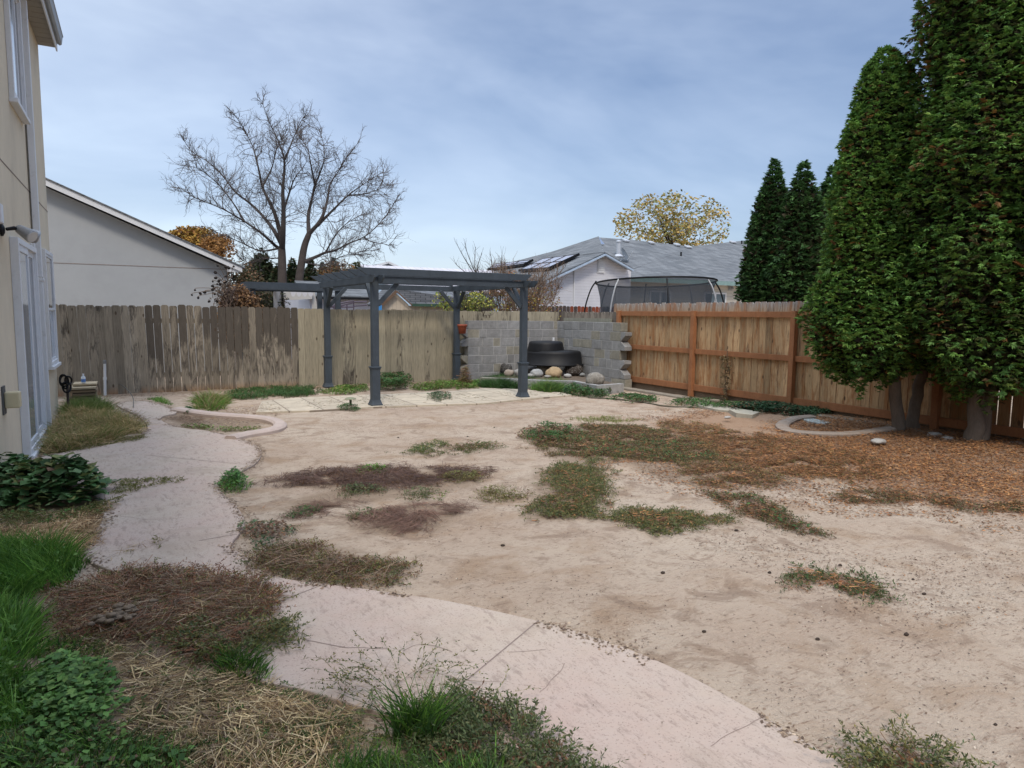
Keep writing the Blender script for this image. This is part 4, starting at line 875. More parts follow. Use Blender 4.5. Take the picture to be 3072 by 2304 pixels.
# ------------------------------------------------------------------ trees
GREENS = [(.040, .085, .022), (.055, .11, .028), (.032, .066, .020), (.075, .13, .035), (.045, .082, .03)]
def crown(Lv, c, prof, n_cl, per, size, pal, seed, lumps=.16, flat=.55, tipcol=1.5, brown=.05, squash=1., lift=.15, wid=.28, brown_z=None, inner=True):
    """columnar conifer: fans of flat sprays over a lumpy surface. prof = [(z, r)]"""
    pz_, pr_ = zip(*prof); z0, z1 = pz_[0], pz_[-1]
    zt = np.linspace(z0, z1, 200); rt_ = np.interp(zt, pz_, pr_); cdf = np.cumsum(rt_+.08); cdf /= cdf[-1]
    z = np.interp(rng.random(n_cl), cdf, zt); ph = rng.uniform(0, 2*math.pi, n_cl)
    dr = np.stack([np.cos(ph), np.sin(ph), np.zeros(n_cl)], 1)
    q = np.stack([np.cos(ph)*1.6, np.sin(ph)*1.6, z*1.4], 1)
    lum = (vnoise(q, 1.1, seed)-.5)*2*lumps+(vnoise(q, 3.2, seed+5)-.5)*2*lumps*.7
    depth = rng.random(n_cl)**1.7*.34
    r = np.interp(z, pz_, pr_)*(1+lum-depth)
    z = z-np.clip(1-(z-z0)/.5, 0, 1)*(vnoise(np.stack([np.cos(ph)*2, np.sin(ph)*2, ph*0], 1), 1.8, seed+1)-.35)*.55
    P = A(c)*A([1, 1, 0])+dr*r[:, None]*A([1, squash, 1])+zz*z[:, None]
    slope = np.interp(z+.1, pz_, pr_)-np.interp(z-.1, pz_, pr_)
    O = unit(dr+zz*(lift-slope[:, None]*2.)+.45*rng.normal(size=(n_cl, 3)))
    T_ = unit(np.cross(O, zz)+.5*rng.normal(size=(n_cl, 3))*flat)          # spray plane roughly horizontal-ish wavy
    T_ = unit(T_-O*(T_*O).sum(1)[:, None])
    pc_ = cols(n_cl, pal, .18)
    br = rng.random(n_cl) < (brown*.2+brown*2*(vnoise(q, 1.7, seed+31) > .66)+(0 if brown_z is None else .35*np.exp(-((z-brown_z)/.25)**2)*(lum < 0)))
    pc_[br] = cols(br.sum(), [(.22, .10, .04), (.26, .14, .05), (.15, .09, .04)], .2)
    k = np.tile(np.linspace(-1, 1, per), n_cl)+.12*rng.normal(size=n_cl*per); R = lambda a: np.repeat(a, per, 0)
    a_ = k*1.15; D = unit(R(O)*np.cos(a_)[:, None]+R(T_)*np.sin(a_)[:, None]+.18*rng.normal(size=(n_cl*per, 3)))
    S = unit(np.cross(D, np.cross(R(O), R(T_)))+.35*rng.normal(size=(n_cl*per, 3)))
    Ln = size*rng.uniform(.6, 1.15, n_cl*per)*R(rng.uniform(.55, 1.6, n_cl)[:, None])[:, 0]
    Lv.leaf(R(P)-D*Ln[:, None]*.25, D, S, Ln, Ln*wid, np.clip(R(pc_)*(rng.uniform(.8, 1.25, (n_cl*per, 1))), 0, 1), .08)
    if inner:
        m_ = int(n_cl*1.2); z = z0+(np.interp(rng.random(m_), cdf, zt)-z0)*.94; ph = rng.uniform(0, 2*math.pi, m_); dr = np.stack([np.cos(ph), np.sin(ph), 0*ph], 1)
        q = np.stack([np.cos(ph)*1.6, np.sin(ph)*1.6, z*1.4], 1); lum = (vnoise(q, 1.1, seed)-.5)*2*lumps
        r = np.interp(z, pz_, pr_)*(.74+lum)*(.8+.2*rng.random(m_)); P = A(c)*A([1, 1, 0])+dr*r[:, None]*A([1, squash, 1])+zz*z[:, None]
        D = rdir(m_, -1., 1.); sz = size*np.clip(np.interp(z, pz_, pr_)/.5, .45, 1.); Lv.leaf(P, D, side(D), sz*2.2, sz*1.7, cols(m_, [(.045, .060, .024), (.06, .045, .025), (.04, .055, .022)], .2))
def limb_path(pts, wob=.0): return smooth_open(A(pts, float), 2)
TRUNKM = BARK
def conifer(name, base, prof, n_cl, per, size, label, cat, seed, trunks, pal=GREENS, group=None, lumps=.2, cc=None, extra=(), **k):
    T = thing(name, base, label, cat, group)
    Lv = Leaves(); crown(Lv, (*cc, 0) if cc is not None else base, prof, n_cl, per, size, pal, seed, lumps, **k); [crown(Lv, e_[0], e_[1], e_[2], per, size, pal, seed+9, lumps, **k) for e_ in extra]; Lv.build('crown', LEAF, T)
    for tr in trunks:
        mb = MB(); pts = smooth_open(A(tr[0]), 2); n_ = len(pts); rr = np.interp(np.linspace(0, 1, n_), np.linspace(0, 1, len(tr[1])), tr[1])
        pts = pts+.012*rng.normal(size=pts.shape)*A([1, 1, 0]); mb.tube(pts, list(rr), 14); mb.build('trunk', TRUNKM, T, sm=True)
    return T
b1_ = A([8.92, 5.44, .07]); b1b = A([9.28, 5.46, .07]); b2_ = A([9.06, 4.55, .07]); b3_ = A([9.06, 3.88, .07])
PAL1 = [(.115, .235, .055), (.160, .305, .068), (.088, .19, .048), (.205, .36, .08), (.125, .23, .06), (.18, .27, .06)]
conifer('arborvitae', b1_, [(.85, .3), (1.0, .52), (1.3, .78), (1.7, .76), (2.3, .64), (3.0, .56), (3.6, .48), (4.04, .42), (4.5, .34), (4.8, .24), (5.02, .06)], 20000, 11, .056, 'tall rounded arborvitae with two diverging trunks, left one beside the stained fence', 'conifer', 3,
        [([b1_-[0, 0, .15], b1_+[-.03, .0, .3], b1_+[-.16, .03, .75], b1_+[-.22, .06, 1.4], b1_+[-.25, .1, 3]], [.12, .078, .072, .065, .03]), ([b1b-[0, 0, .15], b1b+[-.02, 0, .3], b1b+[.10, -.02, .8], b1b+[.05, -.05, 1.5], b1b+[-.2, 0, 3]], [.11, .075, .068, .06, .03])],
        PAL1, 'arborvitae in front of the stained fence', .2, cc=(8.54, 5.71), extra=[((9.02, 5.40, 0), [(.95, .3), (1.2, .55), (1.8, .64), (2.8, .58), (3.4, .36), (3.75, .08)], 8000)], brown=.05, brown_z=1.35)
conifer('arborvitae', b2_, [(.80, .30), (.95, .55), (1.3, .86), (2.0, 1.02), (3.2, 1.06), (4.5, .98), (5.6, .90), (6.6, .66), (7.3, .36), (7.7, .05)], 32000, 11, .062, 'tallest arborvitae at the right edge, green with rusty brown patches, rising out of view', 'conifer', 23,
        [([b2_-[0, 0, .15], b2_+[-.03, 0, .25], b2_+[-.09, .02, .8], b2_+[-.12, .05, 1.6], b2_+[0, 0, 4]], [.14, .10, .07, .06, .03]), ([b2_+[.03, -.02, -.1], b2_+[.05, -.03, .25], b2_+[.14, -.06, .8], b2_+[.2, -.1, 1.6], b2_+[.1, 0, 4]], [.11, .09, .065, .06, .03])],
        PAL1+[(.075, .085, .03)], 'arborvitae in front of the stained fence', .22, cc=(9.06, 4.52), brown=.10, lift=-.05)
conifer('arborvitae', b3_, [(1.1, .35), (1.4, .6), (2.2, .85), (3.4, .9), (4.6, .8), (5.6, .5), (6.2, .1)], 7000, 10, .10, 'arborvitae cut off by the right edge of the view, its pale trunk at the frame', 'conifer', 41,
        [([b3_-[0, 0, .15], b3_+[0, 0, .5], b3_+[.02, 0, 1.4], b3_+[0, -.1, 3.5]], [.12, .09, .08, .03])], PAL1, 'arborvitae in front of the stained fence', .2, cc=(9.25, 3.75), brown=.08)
DG = [(.050, .115, .036), (.068, .145, .044), (.042, .092, .032), (.085, .17, .05)]
def at(px, py, d): return EYE+ray(px, py)*d
for i, (px, top, w_, d, lb) in enumerate([(2305, 487, .62, 18.2, 'dark narrow arborvitae left in the trio beyond the fence, a rust spot on its flank'), (2392, 492, .68, 17.4, 'dark arborvitae in the middle of the trio beyond the fence, pointed twin tip'), (2476, 506, .62, 18.0, 'dark arborvitae right in the trio beyond the fence, beside the big tree')]):
    p = at(px, 900, d); zt = at(px, top, d)[2]
    conifer('arborvitae', (p[0], p[1], 0), [(.1, w_), (1.2, w_*1.25), (2.3, w_*1.22), (3.4, w_*1.02), (zt-1., w_*.58), (zt-.3, w_*.22), (zt, .03)], 5200, 9, .12, lb, 'conifer', 50+i*7,
            [([(p[0], p[1], -.1), (p[0], p[1], 2.5)], [.15, .05])], DG, 'dark arborvitae beyond the stained fence', .13, brown=.01)
p = at(2345, 900, 18.6)
# dark evergreens behind the bare tree
ev = [(786, 748, .85, 34, 'widest dark evergreen behind the left trunk of the bare tree'), (745, 800, .8, 36, 'low dark evergreen left of the widest one behind the bare tree'), (838, 790, .55, 33, 'short dark evergreen between the wide one and the left trunk'), (880, 776, .50, 34, 'slim dark evergreen spire between the two bare trunks'),
      (935, 779, .5, 34, 'slim dark evergreen spire right of the right bare trunk'), (970, 786, .42, 35, 'narrow evergreen tip, second to the right of the bare tree'), (1004, 776, .5, 34, 'pointed evergreen tip third to the right of the bare tree'), (1068, 786, .8, 33, 'small olive-green round evergreen left of the far grey gable')]
for i, (px, top, w_, d, lb) in enumerate(ev):
    p = at(px, 900, d); zt = at(px, top, d)[2]; w_ *= 1.35
    conifer('evergreen', (p[0], p[1], 0), [(.2, w_), (1.5, w_*1.1), (zt*.5, w_*.9), (zt*.75, w_*.6), (zt-.2, w_*.18), (zt, .04)], 2200, 7, .15, lb, 'evergreen', 90+i*5,
            [([(p[0], p[1], -.1), (p[0], p[1], 2)], [.15, .05])], [(.034, .056, .026), (.045, .07, .032), (.06, .065, .034)] if i < 7 else [(.09, .10, .035), (.07, .09, .03)], 'dark evergreens behind the bare tree', .2, brown=.05)
# branching helper
class Branches:
    def __init__(s): s.mb = MB()
    def seg(s, pts, r0_, r1_, n=6): s.mb.tube(pts, list(np.linspace(r0_, r1_, len(pts))), n, cap=False)
def spawn(B, P, d, ln, r, lvl, tips, up=.12, curl=.25, kmax=4, shrink=.62):
    n_ = 4; pts = [P]; dd = d
    for i in range(n_):
        dd = unit(dd+curl*rng.normal(size=3)+A([0, 0, up])); pts.append(pts[-1]+dd*ln/n_)
    B.seg(pts, r, r*.5, 5 if lvl > 1 else 3)
    if lvl == 0: tips.append((pts[-1], dd)); return
    for j in range(kmax):
        i = rng.integers(1, n_+1); q = pts[i]
        nd = unit(dd+.85*unit(rng.normal(size=3)))
        spawn(B, q, nd, ln*shrink*rng.uniform(.7, 1.2), r*.55, lvl-1, tips, up, curl, kmax, shrink)
# the big bare tree
sc_, ox_, oy_ = .3617, 500, 250
limbs = [([(960, 1680), (958, 1500), (955, 1370)], .20, .13), ([(955, 1370), (925, 1370), (800, 1250), (640, 1140), (450, 1030), (250, 960), (100, 860)], .10, .015), ([(950, 1330), (880, 1200), (780, 1080), (700, 1000), (560, 900), (480, 780), (350, 650), (200, 570), (120, 430)], .10, .015),
         ([(955, 1300), (940, 1240), (900, 1080), (840, 960), (790, 860), (770, 740), (740, 620), (715, 520), (640, 380), (560, 250), (480, 180)], .12, .015), ([(955, 1370), (965, 1250), (970, 1050), (960, 900), (975, 740), (978, 630), (950, 540), (900, 420), (840, 300), (790, 150)], .14, .015),
         ([(978, 630), (1010, 560), (1040, 480), (1100, 340), (1150, 260)], .06, .015), ([(972, 1050), (1020, 900), (1060, 780), (1130, 700), (1180, 620)], .06, .012), ([(1090, 1680), (1120, 1480), (1140, 1350), (1180, 1250)], .18, .10),
         ([(1180, 1250), (1170, 1100), (1200, 980), (1230, 840), (1290, 700), (1310, 620), (1300, 500), (1270, 380)], .10, .014), ([(1180, 1250), (1290, 1130), (1340, 950), (1350, 830), (1420, 740), (1500, 600), (1600, 480)], .10, .014), ([(1250, 1180), (1370, 1060), (1500, 930), (1640, 830), (1800, 730)], .08, .014),
         ([(1230, 840), (1190, 650), (1180, 560), (1100, 430)], .05, .012), ([(1140, 1480), (1240, 1440), (1320, 1400), (1400, 1390), (1500, 1330), (1640, 1280), (1750, 1180), (1850, 1060), (1930, 920)], .085, .014), ([(1500, 930), (1640, 920), (1760, 880), (1860, 830)], .04, .012),
         ([(1320, 1400), (1400, 1250), (1500, 1150), (1640, 1080)], .045, .012), ([(925, 1370), (780, 1400), (640, 1330), (520, 1280), (400, 1230)], .05, .012), ([(790, 860), (880, 700), (900, 560), (980, 420)], .05, .012), ([(640, 1140), (560, 1000), (420, 820), (260, 700), (150, 680)], .05, .012),
         ([(955, 1450), (820, 1450), (700, 1500), (600, 1450)], .035, .01), ([(1120, 1480), (1300, 1520), (1450, 1430), (1600, 1400), (1750, 1380)], .04, .012), ([(1640, 1280), (1700, 1320), (1800, 1330), (1870, 1350)], .03, .01)]
d0 = 24.; base = at(850, 900, d0)
BT = thing('bare_tree', (base[0], base[1], 0), 'large leafless tree with two dark trunks and a wide crown of fine twigs', 'tree')
B = Branches(); Btw = Branches(); tips = []
tm = MB()
for li, (pts, ra, rb) in enumerate(limbs):
    P = []; off = 0.
    big = ra > .15
    for i, (x, y) in enumerate(pts):
        if i: off += (0 if big else rng.normal()*.35)
        P.append(at(ox_+x*sc_, oy_+y*sc_, d0+off))
    if big: P = [A([P[0][0], P[0][1], 0])]+P
    P = smooth_open(P, 2); n_ = len(P); rr = np.linspace(ra, rb, n_)*(.92)
    tt_ = np.linspace(0, 1, n_); rr = rr if big else (rb*.6+(ra*.86-rb*.6)*(1-tt_)**1.9); (tm if big else B.mb).tube(P, list(rr), 10 if big else 7, cap=False)
    if big: continue
    Ls = np.concatenate([[0], np.cumsum(np.linalg.norm(np.diff(P, axis=0), axis=1))]); tot = Ls[-1]; nb = int(tot*9.5)
    for s_ in rng.uniform(.12, 1, nb)*tot:
        i = min(np.searchsorted(Ls, s_), n_-1); dd = unit(P[min(i+1, n_-1)]-P[max(i-1, 0)]); nd = unit(dd*.7+.8*unit(rng.normal(size=3))+A([0, 0, .1]))
        spawn(Btw, P[i], nd, rng.uniform(.5, 1.25)*(1.1-.75*s_/tot), .0115, 2, tips, .05, .22, 4, .62)
tm.build('trunk', DBARK, BT, sm=True); B.mb.build('limbs', surf('limb_bark', (.055, .045, .04), .9, .3, 6, .3), BT, sm=True)
tw = Btw.mb.build('twigs', surf('grey_twigs', (.10, .085, .078), .9, .2, 5, 0), BT)
# deciduous leaf trees
def leafy(name, px, py, d, rx, rz_, zc, n, size, pal, label, seed, lvl=2, twc=DBARK, gap=.45, cat='tree', nb=9, limbr=.07, group=None):
    c = at(px, py, d); T = thing(name, (c[0], c[1], 0), label, cat, group); B = Branches(); tips = []
    base = A([c[0], c[1], 0.]); top = A([c[0], c[1], zc-rz_*.5])
    mb = MB(); mb.tube([base, (base+top)/2, top], [limbr*1.6, limbr*1.2, limbr], 8); mb.build('trunk', twc, T, sm=True)
    for k in range(nb):
        a_ = rng.uniform(0, 2*math.pi); e_ = rng.uniform(.45, 1.4); dd = A([math.cos(a_)*math.cos(e_), math.sin(a_)*math.cos(e_), math.sin(e_)])
        spawn(B, top-A([0, 0, rng.random()*rz_*.5]), dd, rx*rng.uniform(.4, .62), limbr*.5, lvl, tips, .12, .2, 4, .6)
    B.mb.build('branches', twc, T)
    q = unit(rng.normal(size=(n*3, 3)))*rng.random((n*3, 1))**.35
    w_ = vnoise(q*1.0+7, 3.2, seed)+.35*vnoise(q+7, 8, seed+2); keep = w_ > gap+.17; q = q[keep][:n]; m_ = len(q)
    P = A([c[0], c[1], zc])+q*A([rx, rx, rz_]); D = rdir(m_, -1., .6); Lv = Leaves()
    Lv.leaf(P, D, side(D), size*rng.uniform(.6, 1.2, m_), size*.45, cols(m_, pal, .2), .05); Lv.build('crown', STRAW, T)
    return T
YEL = [(.40, .28, .08), (.36, .28, .10), (.26, .25, .08), (.44, .31, .10), (.20, .21, .07)]
z_ = at(2010, 680, 45)[2]; leafy('yellow_tree', 2012, 700, 45, 3.8, 2.3, z_, 4000, .28, YEL, 'yellow-leaved autumn tree with a rounded crown behind the grey shingle roof', 61, nb=16, gap=.50)
z_ = at(590, 730, 42)[2]; leafy('rusty_tree', 585, 745, 42, 1.75, 1.0, z_, 5200, .26, [(.30, .17, .035), (.34, .20, .04), (.22, .15, .03), (.25, .11, .03)], 'rusty orange rounded tree above the grey house roof edge', 71, gap=.30)
z_ = at(650, 745, 41)[2]; leafy('rusty_tree', 655, 760, 41, 1.0, .9, z_, 1500, .22, [(.32, .16, .05), (.24, .13, .05)], 'sparser reddish-orange tree just right of the rounded rusty one', 73, gap=.48)
# shrubs just behind the back fence
def shrub(label, px0, px1, ztop, Y, pal, n, size, stems, seed, cat='shrub', zlow=1.1, leafz=(1.3, 2.3), name='shrub', spread=.5, stemcol=DBARK, gap=.42):
    x0, x1 = OY(px0, 900, Y)[0], OY(px1, 900, Y)[0]; cx_ = (x0+x1)/2; T = thing(name, (cx_, Y, 0), label, cat); B = Branches(); tips = []
    for k in range(stems):
        bx_ = A([rng.uniform(x0*.35+cx_*.65, x1*.35+cx_*.65), Y+rng.normal()*.15, 0]); tx_ = A([rng.uniform(x0, x1), Y+rng.normal()*.35, ztop*rng.uniform(.72, 1.0)])
        mid = (bx_+tx_)/2+A([rng.normal()*.12, 0, .2]); P = smooth_open([bx_, mid, tx_], 2); B.seg(P, .022, .006, 5)
        for i in range(3, len(P)):
            if P[i][2] > 1.3:
                for _ in range(2): spawn(B, P[i], unit(unit(P[-1]-P[0])+spread*unit(rng.normal(size=3))*1.3), rng.uniform(.25, .5), .007, 1, tips, .1, .2, 3, .6)
    B.mb.build('stems', stemcol, T)
    if n:
        P = np.stack([rng.uniform(x0, x1, n*4), Y+rng.normal(size=n*4)*.35, rng.uniform(leafz[0], leafz[1], n*4)], 1); u = (P[:, 0]-cx_)/((x1-x0)/2)
        w_ = vnoise(P, 3.2, seed); P = P[(w_ > gap+.12*u*u+.25*((P[:, 2]-leafz[0])/(leafz[1]-leafz[0]))**2)][:n]; m_ = len(P); D = rdir(m_, -1, .8); Lv = Leaves()
        Lv.leaf(P, D, side(D), size*rng.uniform(.6, 1.2, m_), size*.6, cols(m_, pal, .2), .06); Lv.build('leaves', STRAW, T)
    return T
shrub('yellow-green leafy shrub top showing above the fence beside the back right pergola post', 1310, 1480, 2.05, 15.9, [(.30, .31, .06), (.22, .27, .06), (.38, .34, .08), (.16, .21, .05)], 3200, .07, 14, 81, leafz=(1.3, 2.12))
shrub('tangled brown-stemmed shrub with orange and yellow leaves right of the pergola', 1450, 1660, 2.75, 16.2, [(.36, .17, .06), (.30, .13, .05), (.36, .29, .06), (.28, .26, .06), (.20, .10, .05)], 1700, .06, 40, 83, leafz=(1.5, 2.7), stemcol=surf('tan_stems', (.20, .14, .10), .9, .3, 6, 0), gap=.50)
shrub('orange-tinged bush top above the pergola beam, left of the solar panels', 1420, 1560, 2.72, 16.8, [(.38, .16, .06), (.33, .13, .05), (.28, .20, .06)], 900, .065, 16, 85, leafz=(2.1, 2.75), gap=.5)
T = thing('bare_sapling', tuple(at(1440, 900, 17.5)*A([1, 1, 0])), 'thin bare sapling with upswept twigs rising above the pergola beam', 'sapling'); B = Branches()
for pts in ([(1440, 850), (1415, 810), (1390, 770), (1372, 735)], [(1440, 850), (1418, 800), (1402, 760), (1396, 738)], [(1440, 850), (1425, 815), (1424, 770), (1427, 740)], [(1440, 850), (1400, 820), (1375, 800), (1366, 790)], [(1440, 850), (1432, 800), (1440, 775), (1446, 760)], [(1500, 860), (1502, 800), (1506, 762)], [(1480, 860), (1478, 800), (1472, 765)], [(1515, 860), (1516, 790)]):
    P = smooth_open([at(x, y, 17.5+rng.normal()*.1) for x, y in pts], 2); B.seg(P, .014, .005, 5)
    for i in range(2, len(P)):
        if rng.random() < .8: spawn(B, P[i], unit(P[-1]-P[0]+A([rng.normal()*.35, rng.normal()*.35, .1])), .22, .004, 0, [], .2, .15)
P = smooth_open([A([*at(1440, 900, 17.5)[:2], 0]), at(1446, 900, 17.5), at(1440, 850, 17.5)], 2); B.seg(P, .03, .016, 6); B.mb.build('branches', DBARK, T)
# dried sunflowers and the brown vine over the fence
T = thing('dried_sunflowers', tuple(OY(690, 930, 15.6)*A([1, 1, 0])), 'withered sunflower stalks with black seed heads leaning over the dark fence', 'dead flowers'); mb = MB(); hd = MB()
heads = [(576, 884), (585, 869), (602, 880), (614, 876), (593, 893), (626, 903), (637, 844), (647, 833), (646, 818), (656, 842), (638, 857), (643, 866), (637, 869), (653, 852), (660, 853), (644, 882), (652, 903), (653, 797), (678, 801), (686, 803), (676, 828), (675, 845), (700, 800)]
root = OY(690, 925, 15.6)
for i, (px, py) in enumerate(heads):
    h_ = OY(px, py, 15.55+rng.normal()*.1); mid = OY(px*.35+688*.65, py*.5+880*.5-10, 15.6); P = smooth_open([root, mid, h_+A([0, 0, .04]), h_], 2); mb.tube(P, .006, 4, cap=False)
    r = rng.uniform(.022, .042); dn = unit(A([rng.normal()*.5, -.8, -.6+rng.normal()*.3])); hd.tube([h_, h_+dn*.012, h_+dn*.03], [r*.7, r, r*.6], 8)
st_ = mb.build('stalks', surf('grey_brown_stalk', (.17, .13, .10), .9, .2, 5, 0), T); hd.build('seed_heads', surf('black_seed_head', (.025, .02, .018), .9, .3, 20, 0), T)
n_ = 500; P = OY(680, 890, 15.6)+rng.normal(size=(n_, 3))*A([.10, .08, .16]); D = rdir(n_, -1.4, -.4); Lv = Leaves(); Lv.leaf(P, D, side(D), .09, .025, cols(n_, [(.13, .09, .07), (.20, .15, .11), (.08, .055, .045)])); Lv.build('withered_leaves', STRAW, T)
def mound(name, label, cat, c, r, n, size, pal, wr=.5, mat=STRAW, dense=None):
    q = unit(rng.normal(size=(n, 3)))*rng.uniform(.55, 1.05, (n, 1)); q *= (.82+.36*vnoise(q+9, 2.2, int(c[0]*7)))[:, None]
    P = A(c)+q*A(r); P = P[P[:, 2] > .0]; m_ = len(P); D = unit(rdir(m_, -1.2, .4)+q[:m_]*.4); Lv = Leaves(); Lv.leaf(P, D, side(D), size*rng.uniform(.6, 1.2, m_), size*wr, cols(m_, pal, .25), .1)
    T = thing(name, (c[0], c[1], 0), label, cat); Lv.build('foliage', mat, T); return T
c = OY(722, 905, 15.9); mound('dry_vine', 'heap of crisp brown dead vine leaves showing above the dark fence boards', 'dead vine', (c[0], 15.9, 1.45), (.48, .35, .68), 6500, .075, [(.22, .12, .06), (.28, .16, .08), (.15, .09, .05), (.10, .06, .04), (.33, .20, .10)])
c = OY(790, 900, 17.2); mound('dark_bush', 'dark olive bush under the neighbour pergola, beside the canvas canopy', 'bush', (c[0], 18.6, 1.35), (.9, .6, 1.05), 5500, .08, [(.035, .045, .02), (.05, .05, .025), (.06, .05, .03)], mat=LEAF)
c = OY(690, 860, 19.5); mound('hedge', 'brown and green hedge mass behind the corner of the grey house', 'hedge', (c[0]+.3, 20.5, 1.9), (.9, .6, 1.05), 4000, .10, [(.10, .08, .04), (.16, .09, .05), (.06, .07, .03), (.22, .13, .07)], mat=LEAF)
c = OY(1043, 822, 24); mound('russet_bush', 'russet-leaved tree top showing above the pergola rafters', 'tree top', (c[0]+.4, 27, 3.15), (.7, .5, .45), 900, .13, [(.30, .15, .06), (.22, .12, .05), (.14, .11, .05)])
# ------------------------------------------------------------------ weeds, grass, litter
GAP = 0.; BRN = .06
def sample(P, n, jag=.10):
    lo, hi = P.min(0)-jag, P.max(0)+jag; xy = rng.uniform(lo, hi, (n, 2))
    j = jag*2*np.stack([n2(xy[:, 0], xy[:, 1], 4.5, 11)-.5, n2(xy[:, 0], xy[:, 1], 4.5, 19)-.5], 1)+jag*1.2*np.stack([n2(xy[:, 0], xy[:, 1], 17, 12)-.5, n2(xy[:, 0], xy[:, 1], 17, 21)-.5], 1)
    q = xy+j; ins = inpoly(q[:, 0], q[:, 1], P); xy = xy[ins]; return xy, edged(q[ins][:, 0], q[ins][:, 1], P)
def area(P): lo, hi = P.min(0), P.max(0); return float(np.prod(hi-lo+.2))
GR = [(.095, .215, .032), (.13, .265, .042), (.072, .17, .03), (.17, .30, .055)]
GD_ = [(.055, .125, .036), (.075, .155, .042), (.045, .10, .030)]
GW = [(.10, .135, .055), (.13, .155, .065), (.08, .115, .05), (.16, .165, .075)]       # grey-green weeds
OL = [(.19, .185, .06), (.15, .165, .055), (.24, .21, .075)]
BR = [(.16, .085, .05), (.20, .11, .06), (.12, .07, .045), (.24, .15, .085)]
RD = [(.27, .115, .06), (.22, .09, .05), (.32, .155, .08), (.18, .10, .06)]
LC0 = [(.36, .16, .06), (.40, .20, .08), (.26, .12, .05)]
ST = [(.54, .41, .22), (.38, .27, .135), (.56, .44, .26), (.29, .195, .10), (.20, .13, .07)]
TW = [(.22, .15, .105), (.28, .20, .14), (.15, .10, .07), (.36, .27, .18)]
LV_ = [(.085, .18, .042), (.12, .23, .055), (.065, .14, .038), (.16, .26, .07)]
def lay(Lv, P, kind, dens, H=.1, L_=.1, W=.006, pal=GR, edge=.12, jag=.15, lean=.35, dirn=None, gapn=None):
    if gapn is None: gapn = GAP
    jag = min(jag, .12*math.sqrt(abs(float(np.sum(P[:, 0]*np.roll(P[:, 1], -1)-P[:, 1]*np.roll(P[:, 0], -1)))/2)))
    n = int(dens*area(P)*(1+gapn*1.3)); xy, d = sample(P, n, jag); k = rng.random(len(xy)) < np.clip(d/(.28 if GAP > .35 else .12)+.06, 0, 1); xy, d = xy[k], d[k]
    if gapn: k = n2(xy[:, 0], xy[:, 1], 5, 31)*.6+n2(xy[:, 0], xy[:, 1], 14, 33)*.4 > gapn; xy, d = xy[k], d[k]
    n = len(xy)
    if n == 0: return
    hf = np.clip(d/edge, 0.08, 1)**.6*(.55+.9*n2(xy[:, 0], xy[:, 1], 3.5, 5)); z = hgt(xy[:, 0], xy[:, 1]); B_ = np.column_stack([xy, z])
    c = cols(n, pal, .2)*(.70+.65*n2(xy[:, 0], xy[:, 1], 5.5, 51))[:, None]
    if kind in ('broad', 'sprig'):
        k = (n2(xy[:, 0], xy[:, 1], 3.1, 53)*.6+n2(xy[:, 0], xy[:, 1], 9, 54)*.4 > .56) & (rng.random(n) < BRN); c[k] = cols(int(k.sum()), BR, .25)
    if kind == 'grass':
        a_ = 6.28*n2(xy[:, 0], xy[:, 1], 2.2, 7)*2+rng.normal(size=n)*1.1; ld = np.stack([np.cos(a_), np.sin(a_), np.zeros(n)], 1)
        D = unit(zz+ld*np.abs(rng.normal(size=n))[:, None]*lean); S = unit(np.cross(D, rdir(n))); Ln = L_*hf*rng.uniform(.5, 1.15, n)
        Lv.blade(B_-zz*.005, D, S, Ln, W*rng.uniform(.7, 1.3, n), c, ld*Ln[:, None]*rng.uniform(.1, .6, (n, 1))-zz*Ln[:, None]*.12)
    elif kind == 'straw':
        a_ = 6.28*n2(xy[:, 0], xy[:, 1], 1.3, 8)*1.5+rng.normal(size=n)*.75 if dirn is None else dirn+rng.normal(size=n)*.5
        D = unit(np.stack([np.cos(a_), np.sin(a_), rng.normal(size=n)*.16], 1)); S = unit(np.cross(D, zz+.4*rng.normal(size=(n, 3))))
        zup = (rng.random(n)**1.5*H*hf+.004)[:, None]; Ln = L_*rng.uniform(.4, 1.3, n)
        Lv.blade(B_+zz*zup-D*Ln[:, None]/2, D, S, Ln, W*rng.uniform(.6, 1.3, n), c, rng.normal(size=(n, 3))*A([.12, .12, .04])*Ln[:, None])
    elif kind == 'broad':
        zup = (np.sqrt(rng.random(n))*H*hf+.008)[:, None]; D = rdir(n, -.5, .5); S = flat_side(D); Ln = L_*rng.uniform(.5, 1.25, n)
        Lv.leaf(B_+zz*zup-D*Ln[:, None]/2, D, S, Ln, Ln*W, c, -.10)
    elif kind == 'sprig':       # branching little stems with leaflets
        cen = P.mean(0); a_ = np.arctan2(xy[:, 1]-cen[1], xy[:, 0]-cen[0])+rng.normal(size=n)*.8; nodes = 6; st_ = L_/nodes
        p = B_+zz*(.01+.3*H*hf*rng.random(n))[:, None]; el = rng.uniform(.1, .9, n)
        for k in range(nodes):
            D = unit(np.stack([np.cos(a_)*np.cos(el), np.sin(a_)*np.cos(el), np.sin(el)*H/.1*.8], 1)); S = flat_side(D)
            Lv.leaf(p, D, S, st_*1.1, .0035, c*.8)
            for m_ in range(3):
                e_ = unit(D*.6+.8*unit(rng.normal(size=(n, 3)))); Lv.leaf(p+D*st_*rng.random((n, 1)), e_, side(e_), W*rng.uniform(1.3, 3.2, n), W*.9, cols(n, pal, .25))
            p = p+D*st_; a_ = a_+rng.normal(size=n)*.35; el = el*.8-.05
